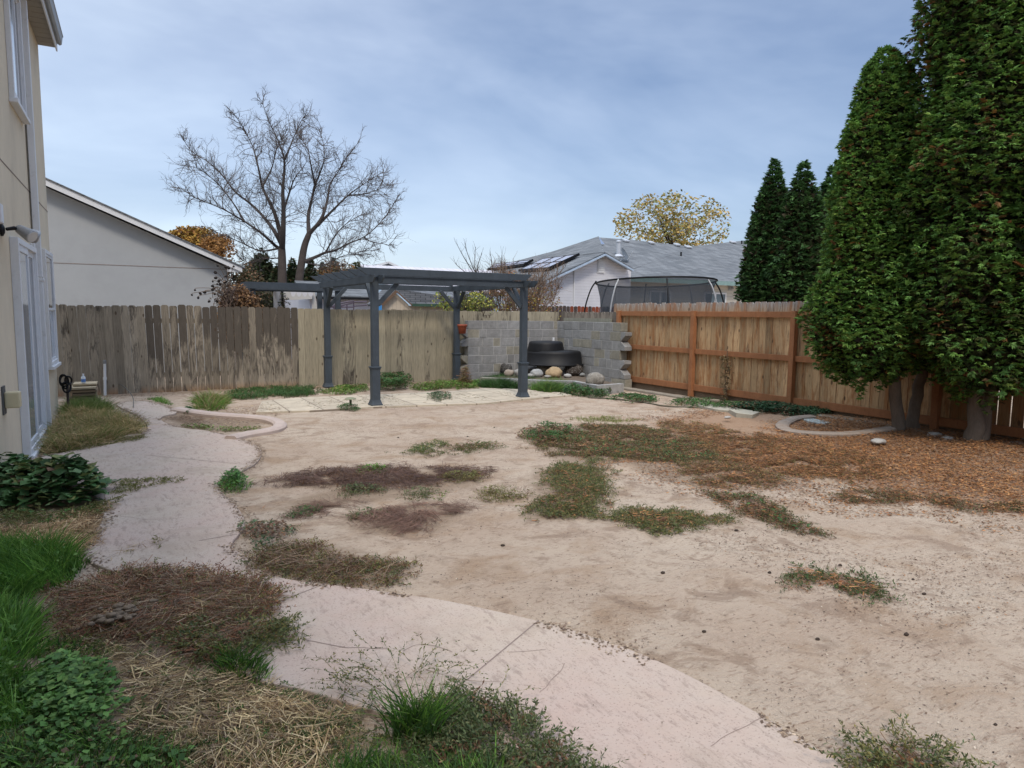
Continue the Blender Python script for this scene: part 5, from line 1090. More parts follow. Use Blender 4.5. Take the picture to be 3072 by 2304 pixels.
def weeds(label, cat, pts, layers, name='weed_patch', group='weed patches on the bare yard'):
    P = polyD(pts); P = smooth(P, 1); P = P.mean(0)+(P-P.mean(0))*(1.14 if GAP > .35 else 1.); Lv = Leaves()
    for l in layers: lay(Lv, P, *l[:2], **l[2])
    if not Lv.V: return
    o = Lv.build(name, LEAF if cat != 'straw' else STRAW); tag(o, label, cat, group)
    o_ = P.mean(0); me = o.data; me.transform(Matrix.Translation((-o_[0], -o_[1], 0))); o.location = (o_[0], o_[1], 0); return o
G_ = lambda d, L_, W=.005, pal=GR, **k: ('grass', d, dict(L_=L_, W=W, pal=pal, **k))
S_ = lambda d, L_, H=.03, W=.004, pal=ST, **k: ('straw', d, dict(L_=L_, H=H, W=W, pal=pal, **k))
B_ = lambda d, L_, H=.1, W=.8, pal=LV_, **k: ('broad', d, dict(L_=L_, H=H, W=W, pal=pal, **k))
R_ = lambda d, L_, H=.05, W=.008, pal=GW, **k: ('sprig', d, dict(L_=L_, H=H, W=W, pal=pal, **k))
LG = 'lawn weeds beside the house'
weeds('lush bright green grass mound against the house, nearest the straw', 'grass', [(-60, 1200), (60, 1195), (150, 1205), (192, 1228), (170, 1265), (110, 1290), (60, 1320), (-60, 1320)], [G_(9000, .25, .006, lean=.4), B_(500, .04, .14)], 'grass_clump', LG)
weeds('bright green grass strip left of the reddish dead weeds', 'grass', [(-80, 1315), (60, 1310), (115, 1325), (110, 1370), (125, 1420), (70, 1450), (-80, 1460)], [G_(8500, .20, .006, lean=.5), B_(900, .04, .10)], 'grass_clump', LG)
weeds('low green grass in the bottom left corner', 'grass', [(-100, 1445), (70, 1440), (110, 1500), (110, 1570), (20, 1620), (-100, 1640)], [G_(9000, .17, .005, lean=.6), B_(1500, .035, .09)], 'grass_clump', LG)
weeds('round-leaved clover-like weeds beside the straw, lower left', 'weeds', [(70, 1440), (160, 1420), (230, 1450), (262, 1510), (255, 1575), (180, 1620), (70, 1640), (20, 1560)], [B_(7500, .034, .09), G_(2600, .12, .004), S_(1500, .1, .02, .003, ST)], 'weed_patch', LG)
weeds('mixed short weeds along the bottom left edge of the view', 'weeds', [(-100, 1580), (120, 1590), (260, 1585), (400, 1620), (480, 1720), (-100, 1780)], [R_(1100, .10, .07, .007, OL+GW), G_(6500, .11, .0045, GR+GD_), B_(2200, .03, .06)], 'weed_patch', LG)
weeds('green grass fringe between the clover weeds and the reddish mound', 'grass', [(70, 1385), (150, 1380), (240, 1405), (250, 1440), (160, 1430), (80, 1445)], [G_(4500, .13, .005, GR+GD_, lean=.6), R_(500, .1, .06, .007, OL)], 'grass_clump', LG)
weeds('wide mound of reddish-brown dead weeds lying beside the path', 'dead weeds', [(120, 1330), (160, 1280), (240, 1250), (340, 1240), (480, 1250), (570, 1270), (600, 1300), (600, 1330), (560, 1365), (620, 1390), (560, 1430), (420, 1430), (300, 1420), (180, 1410), (130, 1380)],
      [S_(6500, .16, .06, .003, TW+RD), S_(4500, .10, .05, .003, ST), R_(1100, .12, .08, .006, RD+BR), R_(420, .10, .08, .007, OL)], 'dead_weed_mound', LG)
weeds('olive-green low weeds at the right foot of the reddish mound', 'weeds', [(420, 1370), (540, 1350), (620, 1365), (640, 1395), (590, 1440), (500, 1450), (380, 1430), (340, 1400)], [R_(1500, .12, .10, .008, OL+GW), S_(1200, .1, .05, .003, TW)], 'weed_patch', LG)
weeds('pale yellow flattened straw between the clover weeds and the path', 'straw', [(60, 1380), (150, 1375), (260, 1415), (380, 1445), (540, 1480), (640, 1500), (800, 1560), (760, 1660), (700, 1740), (380, 1720), (270, 1620), (255, 1540), (235, 1460)], [S_(8500, .13, .035, .004, ST), S_(4000, .11, .03, .003, TW), R_(420, .10, .045, .006, OL+GD_, gapn=.45), G_(1500, .07, .004, OL, gapn=.5)], 'straw_patch', LG)
weeds('orange-tan flattened dead grass below the dark leafy plant', 'straw', [(-80, 1140), (80, 1150), (150, 1120), (230, 1100), (262, 1095), (235, 1135), (215, 1165), (200, 1215), (60, 1200), (-80, 1210)], [S_(8500, .15, .04, .004, [(.50, .33, .17), (.42, .26, .13), (.56, .41, .24), (.30, .19, .10)]), R_(90, .1, .04, .006, BR)], 'straw_patch', LG)
weeds('upright dark green grass tuft on the edge of the near path', 'grass', [(425, 1425), (490, 1415), (560, 1440), (592, 1470), (570, 1500), (500, 1490), (440, 1465)], [G_(9000, .14, .005, GD_+GR, lean=.45)], 'grass_clump', LG)
weeds('small round grass tuft in the straw, left of the tall tuft', 'grass', [(480, 1545), (540, 1530), (590, 1545), (585, 1580), (520, 1590), (482, 1575)], [G_(7000, .09, .004, GD_, lean=.6)], 'grass_clump', LG)
weeds('thin line of green grass along the lower edge of the near path', 'grass', [(570, 1485), (640, 1500), (700, 1510), (750, 1530), (740, 1560), (660, 1548), (570, 1525)], [G_(7500, .09, .004, GD_, lean=.6, gapn=0., jag=.03)], 'grass_clump', LG)
weeds('grey-green creeping weed with bare twiggy shoots reaching over the path', 'weeds', [(730, 1480), (800, 1450), (870, 1440), (930, 1455), (1010, 1480), (1060, 1500), (1080, 1560), (900, 1560), (780, 1540), (720, 1520)], [R_(420, .24, .16, .0065, GW+OL), S_(350, .22, .08, .0025, TW)], 'weed_patch', LG)
weeds('dense grey-green bushy weed spilling onto the near path, centre bottom', 'weeds', [(980, 1530), (1080, 1530), (1160, 1570), (1230, 1620), (1300, 1680), (1340, 1760), (900, 1760), (880, 1620)], [R_(2600, .13, .12, .008, GW), R_(300, .1, .14, .008, BR), G_(700, .1, .004, GD_)], 'weed_patch', LG)
weeds('tall dark green upright grass tuft at the bottom centre', 'grass', [(825, 1585), (880, 1560), (950, 1565), (985, 1590), (970, 1635), (900, 1640), (840, 1625)], [G_(15000, .20, .0055, GD_+GR, lean=.22, edge=.05, jag=.03)], 'grass_clump', LG)
weeds('broad green grass mass along the bottom edge below the tall tuft', 'grass', [(660, 1650), (780, 1640), (900, 1650), (1000, 1640), (1100, 1660), (1150, 1720), (1100, 1800), (650, 1800)], [G_(9500, .13, .005, GR+GD_, lean=.45), R_(400, .1, .08, .006, GW)], 'grass_clump', LG)
weeds('short mixed weeds between the straw and the tall tuft', 'weeds', [(640, 1560), (760, 1560), (830, 1580), (860, 1640), (700, 1660), (600, 1700), (560, 1640)], [R_(900, .09, .05, .006, OL+GW), S_(1800, .1, .03, .003, ST)], 'weed_patch', LG)
weeds('grass tussock half green half straw-brown beside the sliding door', 'grass', [(92, 945), (130, 905), (200, 895), (290, 915), (315, 930), (290, 950), (200, 965), (120, 985), (88, 985)], [G_(4200, .24, .005, [(.14, .21, .05), (.22, .24, .07), (.46, .34, .15), (.54, .40, .20)], lean=.8), S_(4500, .24, .14, .0045, [(.54, .38, .18), (.44, .30, .14), (.30, .26, .10)]), B_(400, .035, .05, pal=OL)], 'grass_clump', LG)
weeds('greener grass clump next to the plank stack', 'grass', [(140, 880), (180, 872), (240, 878), (250, 892), (180, 900), (130, 900)], [G_(5000, .22, .005, [(.10, .17, .035), (.20, .22, .07)], lean=.6)], 'grass_clump', LG)
weeds('big dark green broad-leaved mallow plant against the house wall', 'plant', [(-40, 1060), (60, 1035), (140, 1040), (210, 1055), (248, 1072), (225, 1095), (150, 1108), (60, 1115), (-40, 1110)], [B_(2300, .095, .33, .95, [(.06, .135, .042), (.085, .175, .055), (.14, .24, .10), (.04, .09, .03), (.18, .20, .07)], edge=.28), S_(300, .25, .3, .004, TW)], 'mallow_plant', LG)
weeds('olive low weeds in front of the mallow plant', 'weeds', [(-60, 1110), (60, 1115), (150, 1110), (200, 1100), (240, 1085), (260, 1098), (180, 1130), (100, 1150), (-60, 1145)], [R_(1100, .12, .08, .007, OL), B_(700, .03, .05), S_(1500, .1, .04, .003, ST)], 'weed_patch', LG)
weeds('thin yellow-green creeping weed crossing the path by the mallow', 'weeds', [(238, 1048), (300, 1038), (370, 1040), (422, 1043), (370, 1050), (330, 1062), (260, 1076), (238, 1070)], [R_(900, .08, .025, .006, [(.20, .20, .06), (.15, .17, .05), (.26, .24, .09)]), S_(500, .07, .015, .003, ST)], 'weed_patch', LG)
weeds('yellowish flattened weeds below the door tussock', 'weeds', [(85, 960), (200, 955), (300, 945), (330, 948), (250, 965), (180, 978), (90, 990)], [R_(700, .08, .03, .006, [(.20, .19, .06), (.15, .16, .05)]), S_(1500, .1, .03, .003, ST)], 'weed_patch', LG)
weeds('sparse dry strands at the second path joint', 'dead weeds', [(240, 1195), (290, 1180), (380, 1168), (350, 1190), (280, 1215), (230, 1225)], [S_(900, .1, .03, .003, ST+TW), R_(60, .08, .03, .006, OL)], 'weed_patch', LG)
GAP = .37; BRN = .85
weeds('compact round green weed in the notch of the path', 'weeds', [(466, 1050), (490, 1035), (520, 1036), (540, 1050), (532, 1068), (500, 1072), (472, 1066)], [B_(8500, .04, .14, .55, [(.06, .15, .035), (.08, .18, .04), (.045, .11, .03)], gapn=0.), G_(3500, .15, .005, GR, lean=.5, gapn=0.)])
weeds('blue-green leafy weed at the path edge near the second bulge', 'weeds', [(512, 1150), (560, 1138), (620, 1142), (655, 1150), (620, 1165), (600, 1190), (560, 1192), (540, 1172)], [B_(5500, .034, .07, .5, [(.08, .14, .06), (.11, .17, .08), (.06, .11, .05)], gapn=.2), R_(300, .08, .05, .006, GW)])
weeds('large brown and olive sprawl of weeds over the path edge', 'dead weeds', [(560, 1215), (620, 1185), (680, 1180), (760, 1205), (860, 1222), (885, 1235), (840, 1255), (800, 1278), (700, 1265), (640, 1262), (575, 1245)], [S_(3800, .14, .05, .003, TW+BR), R_(1300, .11, .05, .007, OL+BR), R_(400, .1, .05, .007, GW)])
weeds('long streak of purplish dead stems left of the yard centre', 'dead weeds', [(560, 1045), (640, 1030), (720, 1015), (820, 1008), (960, 1012), (1040, 1022), (1020, 1040), (900, 1052), (780, 1068), (720, 1055), (620, 1055)], [S_(4200, .14, .03, .0032, [(.13, .075, .06), (.17, .10, .075), (.09, .055, .045)], gapn=.36), R_(260, .09, .04, .006, BR), S_(500, .1, .02, .003, BR)])
weeds('dead brown stem mat below the purplish streak', 'dead weeds', [(600, 1120), (660, 1085), (720, 1080), (800, 1088), (740, 1110), (640, 1130)], [S_(4500, .14, .025, .003, [(.17, .10, .075), (.21, .13, .09)], gapn=.36)])
weeds('fan of fine reddish dead stems in the middle foreground', 'dead weeds', [(740, 1120), (860, 1095), (1020, 1092), (1010, 1110), (920, 1130), (940, 1150), (880, 1165), (790, 1150)], [S_(5200, .16, .025, .003, [(.18, .10, .075), (.23, .14, .10)], gapn=.34)])
gs = [('small bright leafy weed on top of the purplish streak', [(765, 1022), (800, 1008), (840, 1012), (838, 1022), (790, 1026)], GR), ('blue-green weed under the purplish streak', [(718, 1062), (760, 1050), (830, 1055), (820, 1072), (750, 1080)], GW),
      ('dull green weed with two lobes right of the blue-green one', [(860, 1082), (880, 1065), (920, 1052), (965, 1062), (930, 1080), (880, 1088)], GW), ('dark grassy weed at the right end of the purplish streak', [(945, 1035), (990, 1025), (1045, 1030), (1030, 1045), (960, 1046)], OL),
      ('low weed on the left brown stem mat', [(615, 1118), (650, 1103), (690, 1105), (680, 1120), (630, 1128)], GD_), ('narrow weed between the two brown stem mats', [(752, 1122), (790, 1105), (835, 1108), (810, 1122), (770, 1130)], GW),
      ('tan-green weed right of the purplish streak', [(1025, 1070), (1080, 1058), (1150, 1065), (1140, 1082), (1080, 1092), (1040, 1085)], OL), ('flat oval green patch in the pale sand', [(870, 980), (920, 962), (1000, 960), (1085, 966), (1060, 978), (960, 986), (880, 990)], OL+GD_),
      ('tiny yellow-green sprig beside the red fan', [(938, 1078), (955, 1072), (972, 1078), (955, 1086)], GR)]
for lb, p, pl in gs: weeds(lb, 'weeds', p, [B_(1900, .028, .06, .5, pl), R_(700, .09, .06, .006, pl+BR[:1]), G_(900, .07, .004, pl, lean=.7)])
big = [('leafy green head of the long weed bank in the yard middle', [(1120, 945), (1160, 925), (1210, 922), (1240, 935), (1230, 960), (1170, 965), (1125, 958)], [B_(3200, .035, .09, .6, GD_), G_(900, .08, .004, GR)]),
       ('long bank of mixed green and brown weeds running right from the leafy head', [(1160, 970), (1240, 930), (1330, 922), (1420, 935), (1500, 955), (1560, 985), (1500, 1005), (1400, 1000), (1300, 990), (1210, 982)], [R_(1000, .10, .05, .007, GW+OL+BR), B_(700, .03, .04, .6, GD_), S_(2600, .1, .03, .003, BR+TW)]),
       ('bushy weed strip descending from the bank toward the viewer', [(1180, 1030), (1230, 1000), (1300, 1000), (1310, 1030), (1300, 1080), (1310, 1100), (1240, 1125), (1140, 1122), (1150, 1095), (1200, 1070)], [R_(1300, .11, .06, .007, GW+OL), S_(1400, .1, .03, .003, BR), G_(700, .07, .004, GD_)]),
       ('olive weed mat with ragged ends in the near sand', [(1280, 1125), (1330, 1108), (1420, 1108), (1520, 1118), (1565, 1132), (1500, 1150), (1430, 1160), (1350, 1150)], [R_(1700, .10, .055, .007, GW+OL), S_(900, .1, .03, .003, BR)]),
       ('green and orange weed streak slanting down on the right', [(1500, 1075), (1560, 1068), (1640, 1080), (1700, 1105), (1760, 1140), (1800, 1158), (1720, 1162), (1640, 1140), (1590, 1110)], [R_(1000, .10, .05, .007, GW+BR), B_(1000, .032, .05, .6, GD_), S_(1300, .07, .02, .005, [(.33, .17, .08), (.27, .13, .07)])]),
       ('brownish weed drift left of the leaf litter', [(1470, 1005), (1560, 1000), (1660, 1020), (1700, 1045), (1620, 1062), (1520, 1050), (1460, 1030)], [R_(900, .09, .04, .006, OL+BR), S_(1800, .08, .02, .004, BR)]),
       ('isolated green and rust weed in the near right sand', [(1700, 1250), (1730, 1238), (1800, 1250), (1870, 1240), (1930, 1265), (1935, 1290), (1860, 1300), (1780, 1285), (1720, 1275)], [R_(900, .10, .05, .007, GW+GD_), S_(1500, .08, .03, .004, [(.30, .14, .07), (.18, .10, .06)])]),
       ('long low orange and green weed line below the litter', [(1780, 1075), (1880, 1060), (2000, 1068), (2100, 1080), (2260, 1095), (2260, 1115), (2100, 1108), (1960, 1095), (1860, 1090)], [R_(600, .09, .04, .007, GW+BR), S_(1600, .07, .02, .005, [(.33, .17, .08), (.27, .13, .07)])]),
       ('dark bushy weed cut by the bottom edge on the right of the path', [(1830, 1640), (1880, 1615), (1960, 1605), (2040, 1625), (2090, 1670), (2080, 1740), (1900, 1740)], [R_(2000, .14, .13, .008, GW+OL), S_(900, .12, .08, .003, BR)]),
       ('dry brown runner stems beside the near path on the right', [(1660, 1500), (1700, 1490), (1760, 1530), (1840, 1580), (1900, 1600), (1850, 1625), (1780, 1590), (1720, 1540)], [S_(1200, .15, .02, .003, BR+RD, gapn=.4), R_(60, .08, .03, .006, BR)]),
       ('faint yellow-green weeds behind the long bank', [(1230, 905), (1290, 900), (1380, 905), (1375, 914), (1300, 916), (1240, 912)], [G_(1500, .05, .004, [(.20, .26, .06), (.26, .30, .08)]), R_(260, .07, .03, .006, OL)]),
       ('thin orange-brown weed trail running from the long bank into the litter', [(1480, 950), (1600, 935), (1760, 965), (1900, 1000), (1880, 1040), (1740, 1035), (1620, 1010), (1520, 985)], [R_(420, .09, .04, .006, OL+BR), S_(3000, .06, .03, .006, LC0), S_(1500, .1, .03, .003, BR)]),
       ('sparse tufts on the reddish soil left of the trees', [(1420, 915), (1500, 910), (1560, 925), (1600, 950), (1500, 950), (1430, 935)], [S_(1500, .1, .03, .003, BR+ST), R_(260, .08, .03, .006, OL)])]
LC = [(.34, .145, .05), (.38, .18, .07), (.25, .10, .04), (.42, .22, .09), (.15, .075, .04), (.28, .16, .08), (.22, .13, .08)]
for lb, p, ly in big: weeds(lb, 'weeds', p, ly+([] if 'yellow-green' in lb else [S_(2600, .045, .04, .007, LC, gapn=.45), S_(1800, .09, .03, .003, BR)]))
GAP = .30; BRN = .3
bk = [('bushy green grass clump left of the patio with a dry pale plume', [(410, 880), (430, 862), (475, 862), (495, 872), (480, 890), (430, 892)], [G_(3600, .22, .007, GR+OL, lean=.9), G_(250, .34, .005, ST, lean=.5), S_(900, .2, .1, .004, ST)]),
      ('green weed strip at the foot of the dark fence', [(470, 858), (520, 842), (620, 838), (700, 838), (700, 852), (640, 862), (560, 862), (500, 866)], [B_(1100, .04, .06, .6, GD_, gapn=.46), G_(1300, .13, .006, GD_, gapn=.44), S_(900, .1, .03, .003, BR)]),
      ('low green ground weeds between the back left post and the patio', [(690, 845), (790, 832), (800, 846), (760, 852), (700, 856)], [B_(2200, .045, .07, .6, GR+OL, gapn=.38), G_(900, .1, .005, GR)]),
      ('darker leafy weed behind the front left pergola post', [(790, 845), (830, 826), (880, 826), (890, 842), (840, 850)], [B_(3000, .05, .22, .6, GD_), S_(600, .15, .15, .004, BR)]),
      ('grassy weed strip at the foot of the tan fence', [(880, 846), (900, 832), (1000, 826), (1060, 828), (1040, 840), (960, 844)], [B_(1200, .045, .08, .6, GR+OL, gapn=.42), G_(1500, .12, .005, GR, gapn=.42), S_(1200, .12, .05, .004, BR)]),
      ('deep green grass hugging the left half of the low pond wall', [(1035, 838), (1060, 822), (1110, 824), (1160, 828), (1165, 842), (1110, 842), (1060, 842)], [G_(6500, .24, .007, GD_, lean=.5), B_(1800, .05, .10, .6, GD_)]),
      ('spiky green grass clump in front of the middle of the low pond wall', [(1140, 845), (1165, 832), (1220, 834), (1235, 845), (1190, 852)], [G_(6500, .24, .007, GD_+GR+[(.24, .24, .10)], lean=.6)]),
      ('dark leafy weeds before the right half of the low pond wall', [(1210, 850), (1240, 838), (1300, 842), (1335, 852), (1300, 862), (1240, 860)], [B_(2600, .05, .13, .6, GD_, gapn=.36), G_(900, .12, .005, GD_)]),
      ('dark ivy-like ground cover at the corner of stained fence and block wall', [(1310, 862), (1350, 852), (1400, 858), (1430, 868), (1400, 875), (1340, 872)], [B_(2200, .045, .06, .6, GD_, gapn=.40), S_(600, .1, .02, .003, BR)]),
      ('thin weeds along the kerb between the first two stained posts', [(1430, 872), (1490, 868), (1560, 880), (1640, 884), (1660, 892), (1560, 892), (1470, 884)], [B_(2000, .045, .08, .6, GD_), S_(600, .1, .03, .003, BR)]),
      ('dark green ground ivy spreading below the second stained post', [(1560, 895), (1620, 884), (1700, 888), (1780, 896), (1800, 908), (1720, 912), (1640, 905)], [B_(4200, .05, .09, .6, [(.03, .075, .035), (.045, .10, .045)])]),
      ('weed clump growing through the pavers of the patio', [(915, 862), (940, 850), (970, 852), (985, 862), (960, 872), (925, 872)], [B_(1200, .045, .05, .5, [(.08, .12, .06), (.05, .10, .04)]), S_(600, .1, .03, .003, BR)]),
      ('weeds tangled around the sprinkler riser', [(725, 886), (745, 878), (775, 880), (780, 890), (750, 894)], [B_(1600, .04, .05, .5, GD_), S_(900, .1, .02, .004, TW)]),
      ('green creepers inside the lower edge of the curb loop', [(385, 918), (440, 922), (500, 930), (560, 924), (570, 930), (500, 938), (430, 932), (385, 926)], [B_(2300, .03, .05, .6, GR+OL), R_(300, .08, .03, .006, OL)]),
      ('small leafy weed at the left end of the curb loop', [(385, 890), (400, 883), (425, 886), (420, 896), (395, 898)], [B_(2600, .04, .06, .6, GD_)]),
      ('dry brown stems along the left side inside the curb loop', [(355, 902), (400, 897), (440, 905), (460, 915), (380, 918), (350, 910)], [S_(1600, .12, .03, .003, BR+TW)]),
      ('low green strip at the far tip of the path', [(300, 864), (350, 862), (385, 872), (375, 878), (330, 870)], [G_(2500, .08, .005, GR)]),
      ('drooping dried red-brown plant at the foot of the back right pergola post', [(985, 838), (1000, 826), (1015, 828), (1018, 838)], [S_(6000, .15, .42, .006, RD+OL+BR), B_(1500, .05, .35, .5, BR+OL)])]
for lb, p, ly in bk: weeds(lb, 'weeds', p, ly, 'weed_patch', 'weeds along the fences')
# vine on the stained fence, dry creeper
T = thing('dry_creeper', (9.4, 8.9, 0), 'dead thin creeper climbing the stained fence between the first two posts', 'dead vine'); mb = MB(); y0_ = 9.05
for k in range(3):
    P = [(9.46, y0_+rng.normal()*.03, z+rng.normal()*.02) for z in np.linspace(0, .95-.2*k, 12)]; mb.tube(P, .008, 5, cap=False)
mb.build('stems', surf('creeper_stem', (.13, .09, .06), .9, .3, 8, 0), T); n_ = 260; zz_ = rng.random(n_)**1.3*.9; P = np.stack([9.45+rng.normal(size=n_)*.015, y0_+rng.normal(size=n_)*(.03+.05*zz_), zz_], 1); D = rdir(n_, -1, .6); Lv = Leaves(); Lv.leaf(P, D, side(D), .05, .03, cols(n_, [(.20, .14, .07), (.12, .10, .05), (.28, .20, .11)])); Lv.build('dry_leaves', STRAW, T)
# leaf litter, twigs and crumbs
def flakes(name, label, cat, P, n, L0, L1, wr, pal, jag=.35, zr=.02, mat=STRAW, gap=0., flat=.25):
    xy, d = sample(P, n, jag); k = rng.random(len(xy)) < np.clip(d/.9+.12, 0, 1)
    if gap: k &= (n2(xy[:, 0], xy[:, 1], 1.3, 41)*.6+n2(xy[:, 0], xy[:, 1], 5, 43)*.4) > gap
    xy = xy[k]
    if name in ('twig_debris', 'bark_crumbs', 'leaf_litter'): xy = xy[~inpoly(xy[:, 0], xy[:, 1], SLAB)]
    m_ = len(xy); z = hgt(xy[:, 0], xy[:, 1])+.003+rng.random(m_)*zr; D = rdir(m_, -flat, flat); Lv = Leaves(); Ln = rng.uniform(L0, L1, m_)
    Lv.leaf(np.column_stack([xy, z]), D, flat_side(D), Ln, Ln*wr, cols(m_, pal, .22), .08); o = Lv.build(name, mat); o['kind'] = 'stuff'; tag(o, label, cat); return o
LC = [(.34, .145, .05), (.38, .18, .07), (.25, .10, .04), (.42, .22, .09), (.15, .075, .04), (.28, .16, .08), (.22, .13, .08)]
flakes('leaf_litter', 'thick rusty-orange litter of fallen foliage under the arborvitae', 'leaf litter', polyD([(1640, 925), (1750, 905), (1900, 920), (2300, 975), (2450, 1200), (2212, 1110), (2020, 1085), (1880, 1045), (1800, 1010), (1700, 985)]), 110000, .018, .052, .34, LC, .3, .03)
flakes('leaf_litter', 'thinner scatter of orange-brown litter reaching into the yard', 'leaf litter', polyD([(1180, 960), (1320, 915), (1450, 885), (1600, 880), (1800, 930), (2350, 1080), (2250, 1150), (1800, 1130), (1600, 1100), (1480, 1070), (1300, 1030)]), 95000, .014, .045, .34, LC+BR, .5, .012, gap=.40)
YARD = polyD([(300, 880), (700, 880), (1250, 860), (1700, 900), (2600, 1000), (3600, 2600), (700, 1900), (560, 1250), (540, 1000)])
flakes('twig_debris', 'fine twigs and dark plant crumbs strewn over the sandy yard', 'debris', YARD, 60000, .006, .036, .075, [(.17, .11, .08), (.24, .16, .115), (.11, .075, .058)], .3, .004, gap=.45, flat=.1)
for i_, P_ in enumerate(ORG[:5]): flakes('dry_wisps', ['frayed brown stems thinning out around the long purplish streak', 'frayed brown stems around the reddish fan', 'frayed stems around the brown and olive sprawl', 'brown plant wisps around the long mixed weed bank', 'brown plant wisps around the descending weed strip'][i_], 'debris', P_, 5200, .02, .11, .045, BR+TW+LC[:2], .35, .015, flat=.12, gap=.42)
flakes('bark_crumbs', 'small dark crumbs scattered on the bare soil', 'debris', YARD, 60000, .004, .015, .6, [(.10, .065, .05), (.16, .10, .07), (.07, .05, .04), (.45, .38, .30)], .3, .004, gap=.40, flat=.3)
flakes('path_debris', 'specks of dirt and dry bits lying on the pink path', 'debris', A(SLAB), 2600, .004, .014, .4, [(.13, .09, .07), (.22, .16, .11), (.34, .25, .16)], .0, .002, gap=.40, flat=.1)
nq = 60000; ii = rng.integers(0, len(SLAB), nq); q0 = A(SLAB)[ii]; q1 = A(SLAB)[(ii+1) % len(SLAB)]; wq = np.linalg.norm(q1-q0, axis=1); kq = rng.random(nq) < wq/wq.max(); q0, q1 = q0[kq], q1[kq]
xy = q0+(q1-q0)*rng.random((len(q0), 1))+rng.normal(size=q0.shape)*.035*(n2(q0[:, 0], q0[:, 1], 2.2, 61)*2)[:, None]; xy = xy[n2(xy[:, 0], xy[:, 1], 3, 62) > .42]; m_ = len(xy); D = rdir(m_, -.2, .2); Lv = Leaves(); Ln = rng.uniform(.006, .028, m_)
Lv.leaf(np.column_stack([xy, hgt(xy[:, 0], xy[:, 1])+.003]), D, flat_side(D), Ln, Ln*.6, cols(m_, [(.33, .24, .165), (.24, .17, .12), (.16, .11, .08), (.42, .33, .24)], .2)); o = Lv.build('soil_spill', STRAW); o['kind'] = 'stuff'; tag(o, 'soil crumbs and bits spilling over the edges of the pink path', 'debris')
flakes('patio_debris', 'brown leaf bits and vine strands littering the cream pavers', 'debris', PAT+(PAT.mean(0)-PAT)*.02, 2600, .015, .07, .22, [(.13, .09, .06), (.22, .15, .09), (.08, .09, .04)], .0, .004, gap=.45, flat=.1)
flakes('bed_debris', 'bark chips between the curb loop and the patio', 'debris', polyD([(360, 900), (420, 885), (500, 878), (560, 872), (640, 885), (600, 905), (540, 930), (420, 925)]), 9000, .012, .045, .3, BR+TW+ST[:1], .1, .01, flat=.2)
flakes('fence_debris', 'dry leaf crumbs along the foot of the back fence', 'debris', A([(-1, 14.1), (9, 14.1), (9, 14.8), (-1, 14.85)]), 9000, .015, .05, .35, BR+TW, .1, .02, flat=.3)
flakes('bark_crumbs', 'clusters of darker bark crumbs and dry bits in the near right of the yard', 'debris', polyD([(1150, 1180), (1600, 1120), (2300, 1120), (2500, 1800), (1900, 1750), (1500, 1420)]), 20000, .006, .024, .4, [(.15, .095, .065), (.10, .065, .05), (.22, .15, .10), (.30, .16, .08)], .3, .005, gap=.56, flat=.3)
# dark clods, stones, curb pieces
CL = surf('dark_clod', (.05, .036, .028), .95, .4, 30, .5, 60)
for i, (x, y) in enumerate([(908, 1106), (985, 1110), (1086, 1182), (1212, 896), (1068, 925), (1010, 945), (860, 947), (1590, 1150), (1840, 1235), (1815, 1225), (1756, 1229), (1972, 1254), (1996, 1288), (1432, 1243), (1521, 1370), (1766, 1385), (1662, 1242), (1640, 1120), (1958, 1375), (2150, 1570)]):
    p = GD(x, y); z = float(hgt(A([p[0]]), A([p[1]]))[0]); r = rng.uniform(.007, .012)*(.7 if y > 1400 else 1); rock('clod', (p[0], p[1], z+r*.4), r, (.05, .036, .028), CL, 'small dark dried clod lying on the bare sand', 'clod', 'dark clods on the sand', (1.3, 1, .8), i*2.3+1, .5, 8)
p = GD(258, 1362); mb = None; T = thing('dung_pile', (p[0], p[1], 0), 'grey-brown heap of dried droppings on the reddish dead weeds', 'dung')
RC = surf('dried_dung', (.20, .15, .105), .95, .5, 30, 1., 60); z = .09
for i in range(34):
    q = A([p[0], p[1], z])+rng.normal(size=3)*A([.055, .04, .014]); o = rock('lump', tuple(q), rng.uniform(.008, .018), (.17, .135, .105), RC, None, None, None, (1.5, 1, .7), i*3.1, .8, 9); o.parent = T; o.matrix_parent_inverse = parent_inv(T)
for (x, y), r, lb in [((1897, 955), .075, 'white stone lying on the orange litter in front of the two trunks'), ((2018, 942), .09, 'flat pale stone at the fence foot between the two big trees'), ((2048, 950), .075, 'bluish-grey stone beside the flat pale one'), ((2195, 962), .08, 'grey stone at the right edge by the last trunk'), ((1572, 903), .04, 'small grey stone in the ivy by the stained fence')]:
    p = GD(x, y, .08 if y < 970 else .03); rock('stone', (p[0], p[1], (.09 if y < 970 else .03)), r, (.36, .34, .31), surf('pale_stone', (.36, .34, .31), .9, .25, 9, .4, 40), lb, 'stone', 'pale stones near the trees', (1.4, 1, .45), r*90, .35, 12)
P = smooth_open(A([GD(x, y, .07)[:2] for x, y in ((1755, 906), (1715, 907), (1690, 914), (1690, 922), (1720, 930), (1770, 935), (1830, 938), (1885, 938), (1930, 934))]), 2)
d = np.gradient(P, axis=0); nn = np.stack([-d[:, 1], d[:, 0]], 1); nn /= np.linalg.norm(nn, axis=1, keepdims=True); k = len(P); vs = []; z0_ = hgt(P[:, 0], P[:, 1])
for off, z in ((.09, -.05), (.09, .035), (.06, .05), (-.06, .05), (-.09, .035), (-.09, -.05)): vs += [(*q, z+zq) for q, zq in zip(P+nn*off, z0_)]
mb = MB(); mb.add(vs, [(r*k+i, r*k+i+1, (r+1)*k+i+1, (r+1)*k+i) for r in range(5) for i in range(k-1)]+[tuple(r*k for r in range(6)), tuple(r*k+k-1 for r in range(5, -1, -1))])
